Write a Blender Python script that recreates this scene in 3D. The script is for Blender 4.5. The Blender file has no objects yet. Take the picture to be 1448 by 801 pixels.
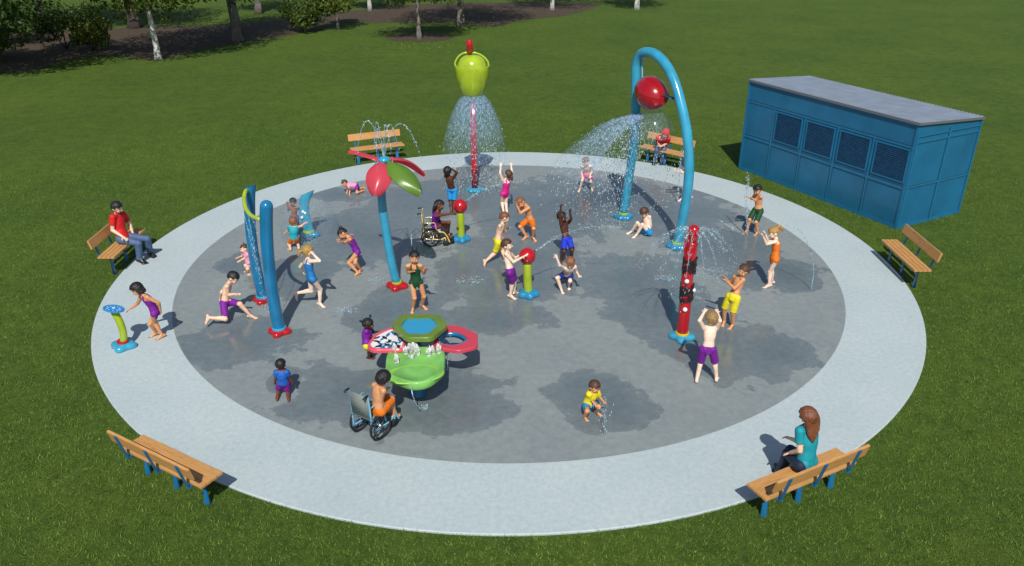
import bpy, bmesh, math, random
import numpy as np
from mathutils import Vector, Matrix, noise
random.seed(7); RNG = np.random.default_rng(7)
PI = math.pi; R_ = math.radians
scene = bpy.context.scene; COL = scene.collection
V = Vector
# ------------------------------------------------------------------ materials
MATS = {}
def mat(name, col, rough=.5, metal=0., var=0., scale=8., bump=0., bscale=40., coat=0., spec=.5, alpha=1., trans=0., sss=0., stretch=None, emit=0):
    if name in MATS: return MATS[name]
    m = bpy.data.materials.new(name); m.use_nodes = True; nt = m.node_tree; b = nt.nodes['Principled BSDF']
    b.inputs['Base Color'].default_value = (*col, 1); b.inputs['Roughness'].default_value = rough
    b.inputs['Metallic'].default_value = metal; b.inputs['Coat Weight'].default_value = coat
    b.inputs['Coat Roughness'].default_value = .08
    b.inputs['Specular IOR Level'].default_value = spec; b.inputs['Alpha'].default_value = alpha
    b.inputs['Transmission Weight'].default_value = trans
    if trans: b.inputs['IOR'].default_value = 1.2
    if sss:
        b.inputs['Subsurface Weight'].default_value = sss; b.inputs['Subsurface Radius'].default_value = (.01, .004, .002)
        b.inputs['Subsurface Scale'].default_value = 1.
    tc = nt.nodes.new('ShaderNodeTexCoord'); src = tc.outputs['Object']
    if stretch:
        mp = nt.nodes.new('ShaderNodeMapping'); mp.inputs['Scale'].default_value = stretch
        nt.links.new(src, mp.inputs['Vector']); src = mp.outputs['Vector']
    if var:
        n = nt.nodes.new('ShaderNodeTexNoise'); n.inputs['Scale'].default_value = scale; n.inputs['Detail'].default_value = 5
        nt.links.new(src, n.inputs['Vector'])
        r = nt.nodes.new('ShaderNodeValToRGB'); r.color_ramp.elements[0].position = .3; r.color_ramp.elements[1].position = .7
        r.color_ramp.elements[0].color = (*[c * (1 - var) for c in col], 1); r.color_ramp.elements[1].color = (*[min(1, c * (1 + var)) for c in col], 1)
        nt.links.new(n.outputs['Fac'], r.inputs['Fac']); nt.links.new(r.outputs['Color'], b.inputs['Base Color'])
    if bump:
        n2 = nt.nodes.new('ShaderNodeTexNoise'); n2.inputs['Scale'].default_value = bscale; n2.inputs['Detail'].default_value = 3
        nt.links.new(src, n2.inputs['Vector'])
        bp = nt.nodes.new('ShaderNodeBump'); bp.inputs['Strength'].default_value = bump; bp.inputs['Distance'].default_value = .01
        nt.links.new(n2.outputs['Fac'], bp.inputs['Height']); nt.links.new(bp.outputs['Normal'], b.inputs['Normal'])
    MATS[name] = m; return m
def paint(name, col, rough=.2): return mat(name, col, rough, coat=.4, var=.14, scale=3.5, bump=.04, bscale=50)
CYAN = paint('cyan paint', (.035, .30, .47)); TEAL = paint('blue paint', (.008, .155, .33))
RED = paint('red paint', (.42, .006, .012)); LIME = paint('lime paint', (.34, .46, .02)); GREEN = paint('leaf green paint', (.12, .38, .045))
OLIVE = paint('olive green paint', (.13, .21, .025)); BLUE = paint('bright blue paint', (.02, .25, .6)); CORAL = paint('coral red paint', (.58, .045, .075))
WHITE = paint('white paint', (.75, .78, .8)); BLACK = mat('black', (.012, .012, .014), .45); YEL = paint('yellow paint', (.6, .42, .03))
STEEL = mat('brushed steel', (.55, .56, .58), .3, 1.); RUB = mat('black rubber', (.012, .012, .013), .7, var=.2)
PEARL = mat('pearl plastic', (.7, .76, .8), .25, coat=.4, alpha=1)
LTBLUE = paint('light blue frame paint', (.16, .42, .58)); CREAM = paint('cream yellow frame paint', (.62, .47, .16))
GREYFAB = mat('grey upholstery', (.17, .20, .19), .8, var=.12, scale=20)
# ------------------------------------------------------------------ object helpers
def tag(o, label=None, cat=None, group=None, kind=None):
    if label: o['label'] = label
    if cat: o['category'] = cat
    if group: o['group'] = group
    if kind: o['kind'] = kind
    return o
def link(name, me, m=None, parent=None, smooth=True):
    o = bpy.data.objects.new(name, me); COL.objects.link(o)
    if m is not None:
        for q in (m if isinstance(m, (list, tuple)) else [m]): me.materials.append(q)
    if smooth: me.polygons.foreach_set('use_smooth', [True] * len(me.polygons))
    if parent is not None: o.parent = parent
    return o
def obj(name, bm, m, parent=None, smooth=True, angle=None):
    me = bpy.data.meshes.new(name); bmesh.ops.recalc_face_normals(bm, faces=bm.faces[:]); bm.to_mesh(me); bm.free()
    o = link(name, me, m, parent, smooth)
    if smooth and angle: me.set_sharp_from_angle(angle=R_(angle))
    return o
def thing(name, loc, rz, label, cat, group=None):
    o = bpy.data.objects.new(name, None); COL.objects.link(o); o.empty_display_size = .1
    o.location = loc; o.rotation_euler = (0, 0, rz); return tag(o, label, cat, group)
def frame_of(d):
    d = d.normalized(); a = V((0, 0, 1)) if abs(d.z) < .9 else V((0, 1, 0))
    x = d.cross(a).normalized(); return x, x.cross(d).normalized(), d
def rings(bm, pts, radii, n=12, lat=None, mi=0, cap=True):
    """tube through pts; radii = number or (a, b) ellipse; lat = side vector(s)"""
    pts = [V(p) for p in pts]; L = []; px = None
    for i, p in enumerate(pts):
        d = (pts[min(i + 1, len(pts) - 1)] - pts[max(i - 1, 0)])
        if d.length < 1e-9: d = V((0, 0, 1))
        d.normalize()
        if lat is not None:
            l = V(lat[i] if isinstance(lat, list) else lat); x = (l - d * l.dot(d)).normalized(); y = d.cross(x)
        elif px is None: x, y, _ = frame_of(d)
        else: x = (px - d * px.dot(d)).normalized(); y = d.cross(x)
        px = x; r = radii[i] if isinstance(radii, (list, tuple)) else radii
        a, b = r if isinstance(r, (list, tuple)) else (r, r)
        L.append([bm.verts.new(p + x * (a * math.cos(t)) + y * (b * math.sin(t))) for t in [2 * PI * k / n for k in range(n)]])
    for A, B in zip(L, L[1:]):
        for k in range(n):
            f = bm.faces.new((A[k], A[(k + 1) % n], B[(k + 1) % n], B[k])); f.material_index = mi
    if cap:
        for A, s in ((L[0], 1), (L[-1], 0)):
            f = bm.faces.new(A[::-1] if s else A); f.material_index = mi
    return L
def capsule(bm, a, b, ra, rb, n=12, lat=None, flat=1., mi=0, hs=4):
    a, b = V(a), V(b); d = b - a; ln = d.length
    if ln < 1e-6: d = V((0, 0, 1)); 
    else: d = d / ln
    P = []; Rr = []
    for k in range(hs): t = k / hs * PI / 2; P.append(a - d * ra * math.cos(t)); Rr.append(max(ra * math.sin(t), ra * .02))
    P.append(a); Rr.append(ra)
    if ln > 1e-6: P.append(b); Rr.append(rb)
    for k in range(hs): t = (1 - (k + 1) / hs) * PI / 2; P.append(b + d * rb * math.cos(t)); Rr.append(max(rb * math.sin(t), rb * .02))
    l = lat if lat is not None else frame_of(d)[0]
    rings(bm, P, [(r, r * flat) for r in Rr], n, lat=l, mi=mi)
def ball(bm, c, r, n=16, m=10, mi=0, R=None):
    rx, ry, rz = r if isinstance(r, (list, tuple)) else (r, r, r)
    M = Matrix.Translation(c) @ ((R if R is not None else Matrix.Identity(3)).to_4x4()) @ Matrix.Diagonal((rx, ry, rz, 1))
    q = bmesh.ops.create_uvsphere(bm, u_segments=n, v_segments=m, radius=1, matrix=M)
    for v in q['verts']:
        for f in v.link_faces: f.material_index = mi
def box(bm, c, s, R=None, bev=0., mi=0):
    M = Matrix.Translation(c) @ ((R if R is not None else Matrix.Identity(3)).to_4x4()) @ Matrix.Diagonal((s[0], s[1], s[2], 1))
    q = bmesh.ops.create_cube(bm, size=1, matrix=M); fs = set(f for v in q['verts'] for f in v.link_faces)
    for f in fs: f.material_index = mi
    if bev: bmesh.ops.bevel(bm, geom=list(set(e for v in q['verts'] for e in v.link_edges)), offset=bev, segments=2, affect='EDGES', material=mi)
def prism(bm, poly, z0, z1, mi=0):
    A = [bm.verts.new((p[0], p[1], z0)) for p in poly]; B = [bm.verts.new((p[0], p[1], z1)) for p in poly]; n = len(poly)
    bm.faces.new(A[::-1]).material_index = mi; bm.faces.new(B).material_index = mi
    for k in range(n): bm.faces.new((A[k], A[(k + 1) % n], B[(k + 1) % n], B[k])).material_index = mi
def lathe(bm, prof, c=(0, 0, 0), n=32, R=None, mi=0, close=False):
    R = R if R is not None else Matrix.Identity(3); c = V(c); L = []
    for r, z in prof: L.append([bm.verts.new(c + R @ V((max(r, 1e-4) * math.cos(2 * PI * k / n), max(r, 1e-4) * math.sin(2 * PI * k / n), z))) for k in range(n)])
    pr = list(zip(L, L[1:])) + ([(L[-1], L[0])] if close else [])
    for A, B in pr:
        for k in range(n): bm.faces.new((A[k], A[(k + 1) % n], B[(k + 1) % n], B[k])).material_index = mi
def cr(pts, m=8):
    """Catmull-Rom resample"""
    P = [V(p) for p in pts]; P = [P[0] * 2 - P[1]] + P + [P[-1] * 2 - P[-2]]; o = []
    for i in range(1, len(P) - 2):
        for k in range(m):
            t = k / m; a, b, c, d = P[i - 1:i + 3]
            o.append(.5 * ((2 * b) + (c - a) * t + (2 * a - 5 * b + 4 * c - d) * t * t + (3 * b - a - 3 * c + d) * t ** 3))
    o.append(P[-2]); return o
def mesh_np(name, v, f, m, parent=None, smooth=False):
    me = bpy.data.meshes.new(name); v = np.asarray(v, np.float32); f = np.asarray(f, np.int32); k = f.shape[1]
    me.vertices.add(len(v)); me.vertices.foreach_set('co', v.ravel()); me.loops.add(f.size); me.loops.foreach_set('vertex_index', f.ravel())
    me.polygons.add(len(f)); me.polygons.foreach_set('loop_start', np.arange(0, f.size, k, dtype=np.int32)); me.update(calc_edges=True)
    return link(name, me, m, parent, smooth)
EXPO = 0.0
GC = [(.028,.052,.009),(.066,.115,.016),(.128,.190,.036),(.16,.235,.038)]
CC = [(.32,.39,.405),(.50,.58,.595)]
PC = [(.175,.205,.208),(.25,.285,.29)]
# ------------------------------------------------------------------ camera, light
CAMP = V((.0659283, -15.859097, 7.2))
cam = bpy.data.cameras.new('camera'); co = bpy.data.objects.new('camera', cam); COL.objects.link(co); scene.camera = co
cam.sensor_width = 36; cam.sensor_fit = 'HORIZONTAL'; cam.lens = 36 * 1123.6 / 1448; cam.clip_end = 2000; cam.clip_start = .05
co.location = CAMP; co.rotation_euler = (PI / 2 - .4533340, -.00074755 * -1, 0)
w = bpy.data.worlds.new('World'); scene.world = w; w.use_nodes = True; nt = w.node_tree
sk = nt.nodes.new('ShaderNodeTexSky'); sk.sky_type = 'NISHITA'; sk.sun_disc = False; sk.sun_elevation = R_(48); sk.sun_rotation = R_(180)
nt.links.new(sk.outputs['Color'], nt.nodes['Background'].inputs['Color']); nt.nodes['Background'].inputs['Strength'].default_value = .085
sun = bpy.data.lights.new('sun', 'SUN'); so = bpy.data.objects.new('sun', sun); COL.objects.link(so)
sun.energy = 4.4; sun.angle = R_(.55); sun.color = (1, .955, .88); so.rotation_euler = (R_(42), 0, 0); so.location = (0, -30, 30)
scene.view_settings.view_transform = 'Standard'; scene.view_settings.look = 'None'; scene.view_settings.gamma = 1; scene.view_settings.exposure = EXPO
scene.cycles.use_denoising = True; scene.cycles.max_bounces = 6; scene.cycles.transparent_max_bounces = 24; scene.cycles.caustics_reflective = False; scene.cycles.caustics_refractive = False
# ------------------------------------------------------------------ ground materials
def nodes(name):
    m = bpy.data.materials.new(name); m.use_nodes = True; nt = m.node_tree; return m, nt, nt.nodes['Principled BSDF'], nt.nodes, nt.links
def noise_n(nt, src, scale, detail=4, rough=.6, dist=0):
    n = nt.nodes.new('ShaderNodeTexNoise'); n.inputs['Scale'].default_value = scale; n.inputs['Detail'].default_value = detail
    n.inputs['Roughness'].default_value = rough; n.inputs['Distortion'].default_value = dist; nt.links.new(src, n.inputs['Vector']); return n.outputs['Fac']
def ramp_n(nt, src, stops):
    r = nt.nodes.new('ShaderNodeValToRGB'); e = r.color_ramp.elements
    while len(e) < len(stops): e.new(.5)
    for q, (p, c) in zip(e, stops): q.position = p; q.color = (*c, 1) if len(c) == 3 else c
    nt.links.new(src, r.inputs['Fac']); return r.outputs['Color']
def mix_n(nt, a, b, fac, typ='MIX'):
    m = nt.nodes.new('ShaderNodeMix'); m.data_type = 'RGBA'; m.blend_type = typ
    for s, v in ((m.inputs[6], a), (m.inputs[7], b), (m.inputs[0], fac)):
        if isinstance(v, (int, float)): s.default_value = v
        elif isinstance(v, tuple): s.default_value = (*v, 1)
        else: nt.links.new(v, s)
    return m.outputs[2]
def math_n(nt, op, a, b=0., c=None, clamp=False):
    m = nt.nodes.new('ShaderNodeMath'); m.operation = op; m.use_clamp = clamp
    for s, v in zip(m.inputs, (a, b, c)):
        if v is None: continue
        if isinstance(v, (int, float)): s.default_value = v
        else: nt.links.new(v, s)
    return m.outputs[0]
def bump_n(nt, h, st, dist, b):
    q = nt.nodes.new('ShaderNodeBump'); q.inputs['Strength'].default_value = st; q.inputs['Distance'].default_value = dist
    nt.links.new(h, q.inputs['Height']); nt.links.new(q.outputs['Normal'], b.inputs['Normal'])
# grass
GR, nt, b, _, _ = nodes('lawn'); tc = nt.nodes.new('ShaderNodeTexCoord').outputs['Object']
c1 = ramp_n(nt, noise_n(nt, tc, 11, 8, .88), [(.30, GC[0]), (.5, GC[1]), (.78, GC[2])])
c2 = ramp_n(nt, noise_n(nt, tc, .22, 4, .6), [(.3, (.84, .90, .95)), (.7, (1.22, 1.13, 1.1))])
c3 = ramp_n(nt, noise_n(nt, tc, 2.1, 5, .7), [(.3, (.74, .78, .8)), (.7, (1.14, 1.1, 1.06))])
nt.links.new(mix_n(nt, mix_n(nt, c1, c2, 1., 'MULTIPLY'), c3, 1., 'MULTIPLY'), b.inputs['Base Color']); b.inputs['Roughness'].default_value = .9; b.inputs['Specular IOR Level'].default_value = .15
bump_n(nt, noise_n(nt, tc, 34, 5, .8), .9, .03, b)
bm = bmesh.new(); bmesh.ops.create_grid(bm, x_segments=80, y_segments=80, size=220, matrix=Matrix.Translation((0, 60, -.035)))
tag(obj('ground', bm, GR, smooth=False), 'mown green lawn around the round splash pad', kind='structure')
# concrete apron
CO, nt, b, _, _ = nodes('light concrete'); tc = nt.nodes.new('ShaderNodeTexCoord').outputs['Object']
c1 = ramp_n(nt, noise_n(nt, tc, 13, 9, .85), [(.28, CC[0]), (.72, CC[1])]); c2 = ramp_n(nt, noise_n(nt, tc, .55, 5, .6), [(.3, (.93, .94, .95)), (.7, (1.05, 1.04, 1.03))])
nt.links.new(mix_n(nt, c1, c2, 1., 'MULTIPLY'), b.inputs['Base Color']); b.inputs['Roughness'].default_value = .75; b.inputs['Specular IOR Level'].default_value = .3
bump_n(nt, noise_n(nt, tc, 60, 4, .7), .35, .006, b)
RO, RI = 8.277, 6.896
bm = bmesh.new(); lathe(bm, [(RI - .03, -.03), (RI - .03, 0), (RO - .012, 0), (RO, -.012), (RO, -.06)], n=220)
tag(obj('apron', bm, CO, smooth=False), 'pale concrete apron ring', kind='structure')
# wet pad
WP, nt, b, _, _ = nodes('grey splash pad concrete'); tcn = nt.nodes.new('ShaderNodeTexCoord').outputs['Object']
BL = [(3.72,-3.49,1.2,1.3),(4.48,-3.89,.95,.9),(3.01,-2.31,1.23,1.17),(1.48,-5.35,.85,.9),(-2.47,-5.15,1.3,1.),(-1.0,-5.25,1.1,1.15),(-4.84,-3.41,1.2,.9),(-3.36,1.62,1.51,2.),(-1.89,4.08,2.1,1.7),(.71,3.03,1.79,2.6),(0,-.37,1.67,2.),(2.43,4.09,2.06,1.9),(3.94,3.04,1.8,1.9),(4.84,.79,1.3,1.5),(5.5,-.61,1.3,.95),(-4.47,-.73,.95,1.2),(-3.71,-4.8,.35,.42),(-5.88,-.01,.5,.6),(-2.17,-2.31,1.,1.1),(-4.57,4.35,.76,.6),(2.64,-1.06,1.3,1.6),(-.26,-2.6,1.1,.7)]
sep = nt.nodes.new('ShaderNodeSeparateXYZ'); nt.links.new(tcn, sep.inputs[0]); cur = None
for x, y, a, c in BL:
    dx = math_n(nt, 'MULTIPLY_ADD', sep.outputs[0], 1 / a, -x / a); dy = math_n(nt, 'MULTIPLY_ADD', sep.outputs[1], 1 / c, -y / c)
    d = math_n(nt, 'SQRT', math_n(nt, 'ADD', math_n(nt, 'MULTIPLY', dx, dx), math_n(nt, 'MULTIPLY', dy, dy)))
    cur = d if cur is None else math_n(nt, 'MINIMUM', cur, d)
edge = math_n(nt, 'ADD', cur, math_n(nt, 'MULTIPLY_ADD', noise_n(nt, tcn, 1.3, 7, .62), 1.9, -.95))
wet = ramp_n(nt, edge, [(.0, (1, 1, 1)), (.5, (.85, .85, .85)), (.98, (.62, .62, .62)), (1., (0, 0, 0))])
wet.node.color_ramp.elements[2].position = .955; wet.node.color_ramp.elements[3].position = .985
n9 = noise_n(nt, tcn, 7, 8, .75)
dry = mix_n(nt, ramp_n(nt, n9, [(.3, PC[0]), (.7, PC[1])]), ramp_n(nt, noise_n(nt, tcn, .8, 5), [(.3, (.93, .94, .95)), (.7, (1.06, 1.05, 1.04))]), 1., 'MULTIPLY')
wetc = mix_n(nt, dry, (.57, .62, .66), 1., 'MULTIPLY')
bw = nt.nodes.new('ShaderNodeRGBToBW'); nt.links.new(wet, bw.inputs[0])
nt.links.new(mix_n(nt, dry, wetc, bw.outputs[0]), b.inputs['Base Color'])
nt.links.new(math_n(nt, 'MULTIPLY_ADD', bw.outputs[0], -.50, math_n(nt, 'MULTIPLY_ADD', n9, .16, .54)), b.inputs['Roughness'])
b.inputs['Specular IOR Level'].default_value = .75
h = math_n(nt, 'MULTIPLY', noise_n(nt, tcn, 55, 4, .7), math_n(nt, 'MULTIPLY_ADD', bw.outputs[0], -.93, 1.))
bump_n(nt, h, .25, .004, b)
bm = bmesh.new(); bmesh.ops.create_circle(bm, cap_ends=True, segments=220, radius=RI, matrix=Matrix.Translation((0, 0, .004)))
tag(obj('splash_pad', bm, WP, smooth=False), 'grey wet concrete floor of the splash pad', kind='structure')
# mulch beds
MU = mat('bark mulch', (.056, .038, .021), .95, var=.45, scale=5, bump=.8, bscale=18)
FR = [(-30,18),(-23.2,20.8),(-22,21.6),(-21.7,24.3),(-20.1,25.3),(-17.7,24.),(-16.8,25.1),(-15.6,28),(-14.7,29.2),(-13.1,31.4),(-11.6,33.6),(-10.7,36.6),(-8.1,36.8),(-5.5,36.6),(-3.7,37),(-1,35.2),(.8,38),(3.2,39.6),(5.3,42.9),(6,47),(-4,47),(-9,45),(-13,40),(-18,36),(-24,34.5),(-34,30)]
bm = bmesh.new(); P_ = cr([(x, y, -.028) for x, y in FR] + [(-30, 18, -.028)], 5)[:-1]; bm.faces.new([bm.verts.new(p) for p in P_])
bmesh.ops.triangulate(bm, faces=bm.faces[:]); tag(obj('mulch_bed', bm, MU, smooth=False), 'brown bark mulch bed under the trees', kind='structure')
bm = bmesh.new(); bmesh.ops.create_circle(bm, cap_ends=True, segments=40, radius=1, matrix=Matrix.Translation((-5.15, 30.9, -.0275)) @ Matrix.Diagonal((1.9, 1.6, 1, 1)))
tag(obj('mulch_circle', bm, MU, smooth=False), 'round mulch patch at the foot of a lone small tree', kind='structure')
# grass blades: uncountable, one object
def blades(n, rmin, rmax, ylo, yhi, h, wd):
    out = []
    while sum(map(len, out)) < n:
        p = RNG.uniform((-22, ylo), (22, yhi), (n * 2, 2)); r = np.hypot(p[:, 0], p[:, 1]); d = np.hypot(p[:, 0] - CAMP.x, p[:, 1] - CAMP.y)
        k = (r > rmin) & (r < rmax) & (np.abs(p[:, 0]) < (p[:, 1] + 17) * .75 + 2) & (RNG.uniform(0, 1, len(p)) < (8. / np.maximum(d, 8)) ** 1.2); out.append(p[k])
    p = np.concatenate(out)[:n]; a = RNG.uniform(0, 2 * PI, n); hh = RNG.uniform(.5, 1.1, n) * h; ww = wd * RNG.uniform(.6, 1.2, n); ln = RNG.normal(0, .6, (n, 2)) * hh[:, None]
    v = np.zeros((n, 3, 3)); dx = np.stack([np.cos(a), np.sin(a)], 1) * ww[:, None]
    v[:, 0, :2] = p - dx; v[:, 1, :2] = p + dx; v[:, 2, :2] = p + ln; v[:, :2, 2] = -.035; v[:, 2, 2] = -.035 + hh
    return v.reshape(-1, 3), np.arange(n * 3).reshape(-1, 3)
GB, nt, b, _, _ = nodes('grass blades'); tc = nt.nodes.new('ShaderNodeTexCoord').outputs['Object']
nt.links.new(ramp_n(nt, noise_n(nt, tc, 9, 4, .8), [(.25, tuple(q * 1.5 for q in GC[0])), (.5, tuple(q * 1.5 for q in GC[1])), (.75, tuple(q * 1.35 for q in GC[3]))]), b.inputs['Base Color']); b.inputs['Roughness'].default_value = .7; b.inputs['Specular IOR Level'].default_value = .2
v, f = blades(230000, RO - .015, 16, -16, 14, .045, .006); tag(mesh_np('grass', v, f, GB), 'short mown grass blades around the pad', 'grass', kind='stuff')
n_ = 130; p = np.stack([RNG.normal(-5.4, 2.2, n_), RNG.normal(27.6, .9, n_)], 1); s_ = RNG.uniform(.012, .03, n_)[:, None]; v = np.zeros((n_, 4, 3)); v[:, 0, :2] = p - s_ * (1, 0); v[:, 1, :2] = p - s_ * (0, 1); v[:, 2, :2] = p + s_ * (1, 0); v[:, 3, :2] = p + s_ * (0, 1); v[:, :, 2] = RNG.uniform(.01, .05, (n_, 4))
tag(mesh_np('wildflowers', v.reshape(-1, 3), np.arange(n_ * 4).reshape(-1, 4), mat('yellow blossom', (.28, .36, .04), .8)), 'sprinkle of yellow wildflowers in front of the lone small tree', 'flowers', kind='stuff')
# ------------------------------------------------------------------ trees
BIRCH, nt, b, _, _ = nodes('birch bark'); tc = nt.nodes.new('ShaderNodeTexCoord').outputs['Object']
mp = nt.nodes.new('ShaderNodeMapping'); mp.inputs['Scale'].default_value = (3, 3, 11); nt.links.new(tc, mp.inputs[0])
nt.links.new(ramp_n(nt, noise_n(nt, mp.outputs[0], 1.2, 5, .7), [(.34, (.05, .045, .04)), (.44, (.5, .5, .48)), (.8, (.72, .72, .7))]), b.inputs['Base Color']); b.inputs['Roughness'].default_value = .8
BARK = mat('grey bark', (.17, .155, .14), .9, var=.4, scale=6, bump=.9, bscale=14, stretch=(3, 3, 1))
DARKB = mat('dark bark', (.06, .048, .04), .95, var=.4, scale=6, bump=.9, bscale=14, stretch=(3, 3, 1))
def leafmat(name, c):
    m, nt, b, _, _ = nodes(name); tc = nt.nodes.new('ShaderNodeTexCoord').outputs['Object']
    nt.links.new(ramp_n(nt, noise_n(nt, tc, 3.5, 4, .8), [(.25, tuple(q * .5 for q in c)), (.5, c), (.78, tuple(min(1, q * 1.9) for q in c))]), b.inputs['Base Color']); b.inputs['Roughness'].default_value = .55
    b.inputs['Specular IOR Level'].default_value = .3; b.inputs['Subsurface Weight'].default_value = 0
    tr = nt.nodes.new('ShaderNodeBsdfTranslucent'); tr.inputs[0].default_value = (c[0] * 1.6, c[1] * 1.6, c[2], 1); mx = nt.nodes.new('ShaderNodeMixShader'); mx.inputs[0].default_value = .28
    nt.links.new(b.outputs[0], mx.inputs[1]); nt.links.new(tr.outputs[0], mx.inputs[2]); nt.links.new(mx.outputs[0], nt.nodes['Material Output'].inputs[0]); return m
LEAFY = leafmat('light leaves', (.10, .135, .022)); LEAFD = leafmat('dark leaves', (.045, .085, .018)); LEAFM = leafmat('leaves', (.07, .11, .02))
def leaves(n, clumps, size):
    c = np.array([q[0] for q in clumps]); r = np.array([q[1] for q in clumps]); vol = (r ** 2).prod(1) ** .5 if r.ndim > 1 else r ** 2
    k = RNG.choice(len(clumps), n, p=vol / vol.sum()); u = RNG.normal(size=(n, 3)); u /= np.linalg.norm(u, axis=1)[:, None]
    p = c[k] + u * r[k] * (RNG.uniform(.25, 1, n) ** .45)[:, None]
    d = RNG.normal(size=(n, 3)); d /= np.linalg.norm(d, axis=1)[:, None]; e = np.cross(d, RNG.normal(size=(n, 3))); e /= np.linalg.norm(e, axis=1)[:, None]
    s = size * RNG.uniform(.6, 1.25, n)[:, None]
    v = np.stack([p - d * s, p + e * s * .45, p + d * s, p - e * s * .45], 1); return v.reshape(-1, 3), np.arange(n * 4).reshape(-1, 4)
def crown_clumps(R, H, zc, m, seed):
    g = np.random.default_rng(seed); out = []
    for _ in range(m):
        u = g.normal(size=3); u /= np.linalg.norm(u); rr = g.uniform(.35, .85)
        s = g.uniform(.3, .48) * R; out.append(((u[0] * R * rr, u[1] * R * rr, zc + u[2] * H * rr), (s, s, s * g.uniform(.6, .9))))
    return out
def tree(x, y, h, r, R, zc, H, tm, lm, label, lean=(0, 0), n=11000, seed=1, leaf=.14, m=34, group='trees beyond the lawn', stem_to=None):
    t = thing('tree', (x, y, -.04), 0, label, 'tree', group); bm = bmesh.new(); g = random.Random(seed)
    top = zc + .2 * H; P = [V((lean[0] * z, lean[1] * z + .06 * math.sin(z * 1.3 + seed), z)) for z in [top * k / 7 for k in range(8)]]
    rings(bm, P, [r * (1.35 if k == 0 else 1 - .09 * k) for k in range(8)], 12)
    for k in range(7):
        z = zc - H * .75 + k * H * .2; b0 = V((lean[0] * z, lean[1] * z, z)); a = g.uniform(0, 6.28) + k * 2.4; ln = R * g.uniform(.55, .8)
        rings(bm, [b0, b0 + V((math.cos(a) * ln * .5, math.sin(a) * ln * .5, ln * .3)), b0 + V((math.cos(a) * ln, math.sin(a) * ln, ln * .75))], [r * .38, r * .22, r * .08], 6)
    obj('trunk', bm, tm, t); cl = [((c[0] + lean[0] * zc, c[1] + lean[1] * zc, c[2]), s) for c, s in crown_clumps(R, H, zc, m, seed)]
    v, f = leaves(n, cl, leaf); mesh_np('crown', v, f, lm, t); return t
tree(-23.3, 20.5, 7, .16, 3.9, 4.6, 2.6, BIRCH, LEAFD, 'pale-trunked tree at the left edge, nearest to the pad', seed=3, n=10000)
tree(-29.0, 35.5, 7, .26, 4.2, 6.2, 3.2, BARK, LEAFD, 'grey-trunked tree rising behind the leafy shrubs on the left', seed=4)
tree(-23.0, 34.7, 8, .34, 5.0, 6.0, 3.4, DARKB, LEAFD, 'dark-trunked tree on the mulch just left of the white birch', lean=(-.06, 0), seed=5)
tree(-17.4, 24.3, 7, .155, 4.3, 4.9, 2.9, BIRCH, LEAFY, 'white-barked birch standing at the front edge of the mulch bed', lean=(-.03, 0), seed=6, n=13000)
tree(-15.2, 29.9, 9, .30, 5.0, 6.2, 3.6, BARK, LEAFD, 'thick grey-trunked tree right of the white birch', lean=(-.04, 0), seed=7)
tree(-17.3, 41.2, 7, .22, 3.0, 5.4, 2.5, BARK, LEAFM, 'distant thin tree behind the thick grey trunk', seed=8, n=4000)
tree(-10.4, 33.9, 4, .10, 1.9, 2.4, 1.5, BARK, LEAFY, 'small low-crowned light green tree beside the bushy shrub', seed=9, n=3600, m=16, leaf=.13)
tree(-9.9, 42.6, 6, .13, 2.6, 4.6, 2.4, BIRCH, LEAFM, 'thin white-stemmed tree far back over brown mulch', seed=10, n=4000)
tree(-5.15, 30.3, 5, .13, 2.7, 3.25, 1.45, BARK, LEAFM, 'lone small tree whose round shadow lies on its own mulch circle', seed=11, n=6000, leaf=.12)
tree(-3.1, 35.3, 7, .21, 4.6, 5.3, 2.9, BARK, LEAFD, 'grey-trunked tree at the end of the mulch behind the lone small tree', seed=12)
tree(2.9, 43.0, 6, .13, 3.6, 4.7, 2.5, BIRCH, LEAFM, 'distant pale thin trunk left of centre at the top of the lawn', seed=13, n=4000)
tree(8.9, 43.2, 6, .16, 3.0, 4.6, 2.1, BIRCH, LEAFM, 'farthest right tree standing alone on the lawn', seed=14, n=4000)
tree(-33.5, 31, 8, .3, 4.6, 6.0, 3.4, DARKB, LEAFD, 'big dark tree behind the shrubs at the top left corner', seed=15)
tree(-7.2, 47.5, 8, .25, 4.2, 5.8, 3.0, DARKB, LEAFD, 'broad dark tree at the back of the mulch bed', seed=16)
def shrub(x, y, R, H, lm, label, seed, n=3200):
    t = thing('shrub', (x, y, -.04), 0, label, 'shrub', 'leafy shrubs under the trees'); g = random.Random(seed); bm = bmesh.new()
    for k in range(6):
        a = k * 1.05 + seed; rings(bm, [(0, 0, 0), (math.cos(a) * R * .3, math.sin(a) * R * .3, H * .5), (math.cos(a) * R * .55, math.sin(a) * R * .55, H * 1.15)], [.03, .02, .008], 5)
    obj('stem', bm, DARKB, t); cl = [((c[0], c[1], max(c[2], .25 * H)), s) for c, s in crown_clumps(R, H * .75, H * .85, 16, seed)]
    v, f = leaves(n, cl, .10); v[:, 2] = np.maximum(v[:, 2], .02); mesh_np('foliage', v, f, lm, t)
shrub(-25.6, 24.2, 1.9, 1.5, LEAFM, 'largest leafy shrub at the left edge of the picture', 21, 4200)
shrub(-23.4, 27.2, 1.7, 1.4, LEAFD, 'dark shrub between the left edge shrub and the bright small shrub', 22)
shrub(-21.7, 26.6, 1.1, 1.0, LEAFY, 'small bright green shrub nearest the dark-trunked tree', 23, 2200)
shrub(-12.3, 33.2, 1.5, 1.25, LEAFM, 'rounded shrub touching the small low-crowned tree', 24, 2800)
shrub(-27.5, 28.5, 2.2, 1.9, LEAFD, 'dark shrub deepest in the top left corner', 25, 3800)
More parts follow.
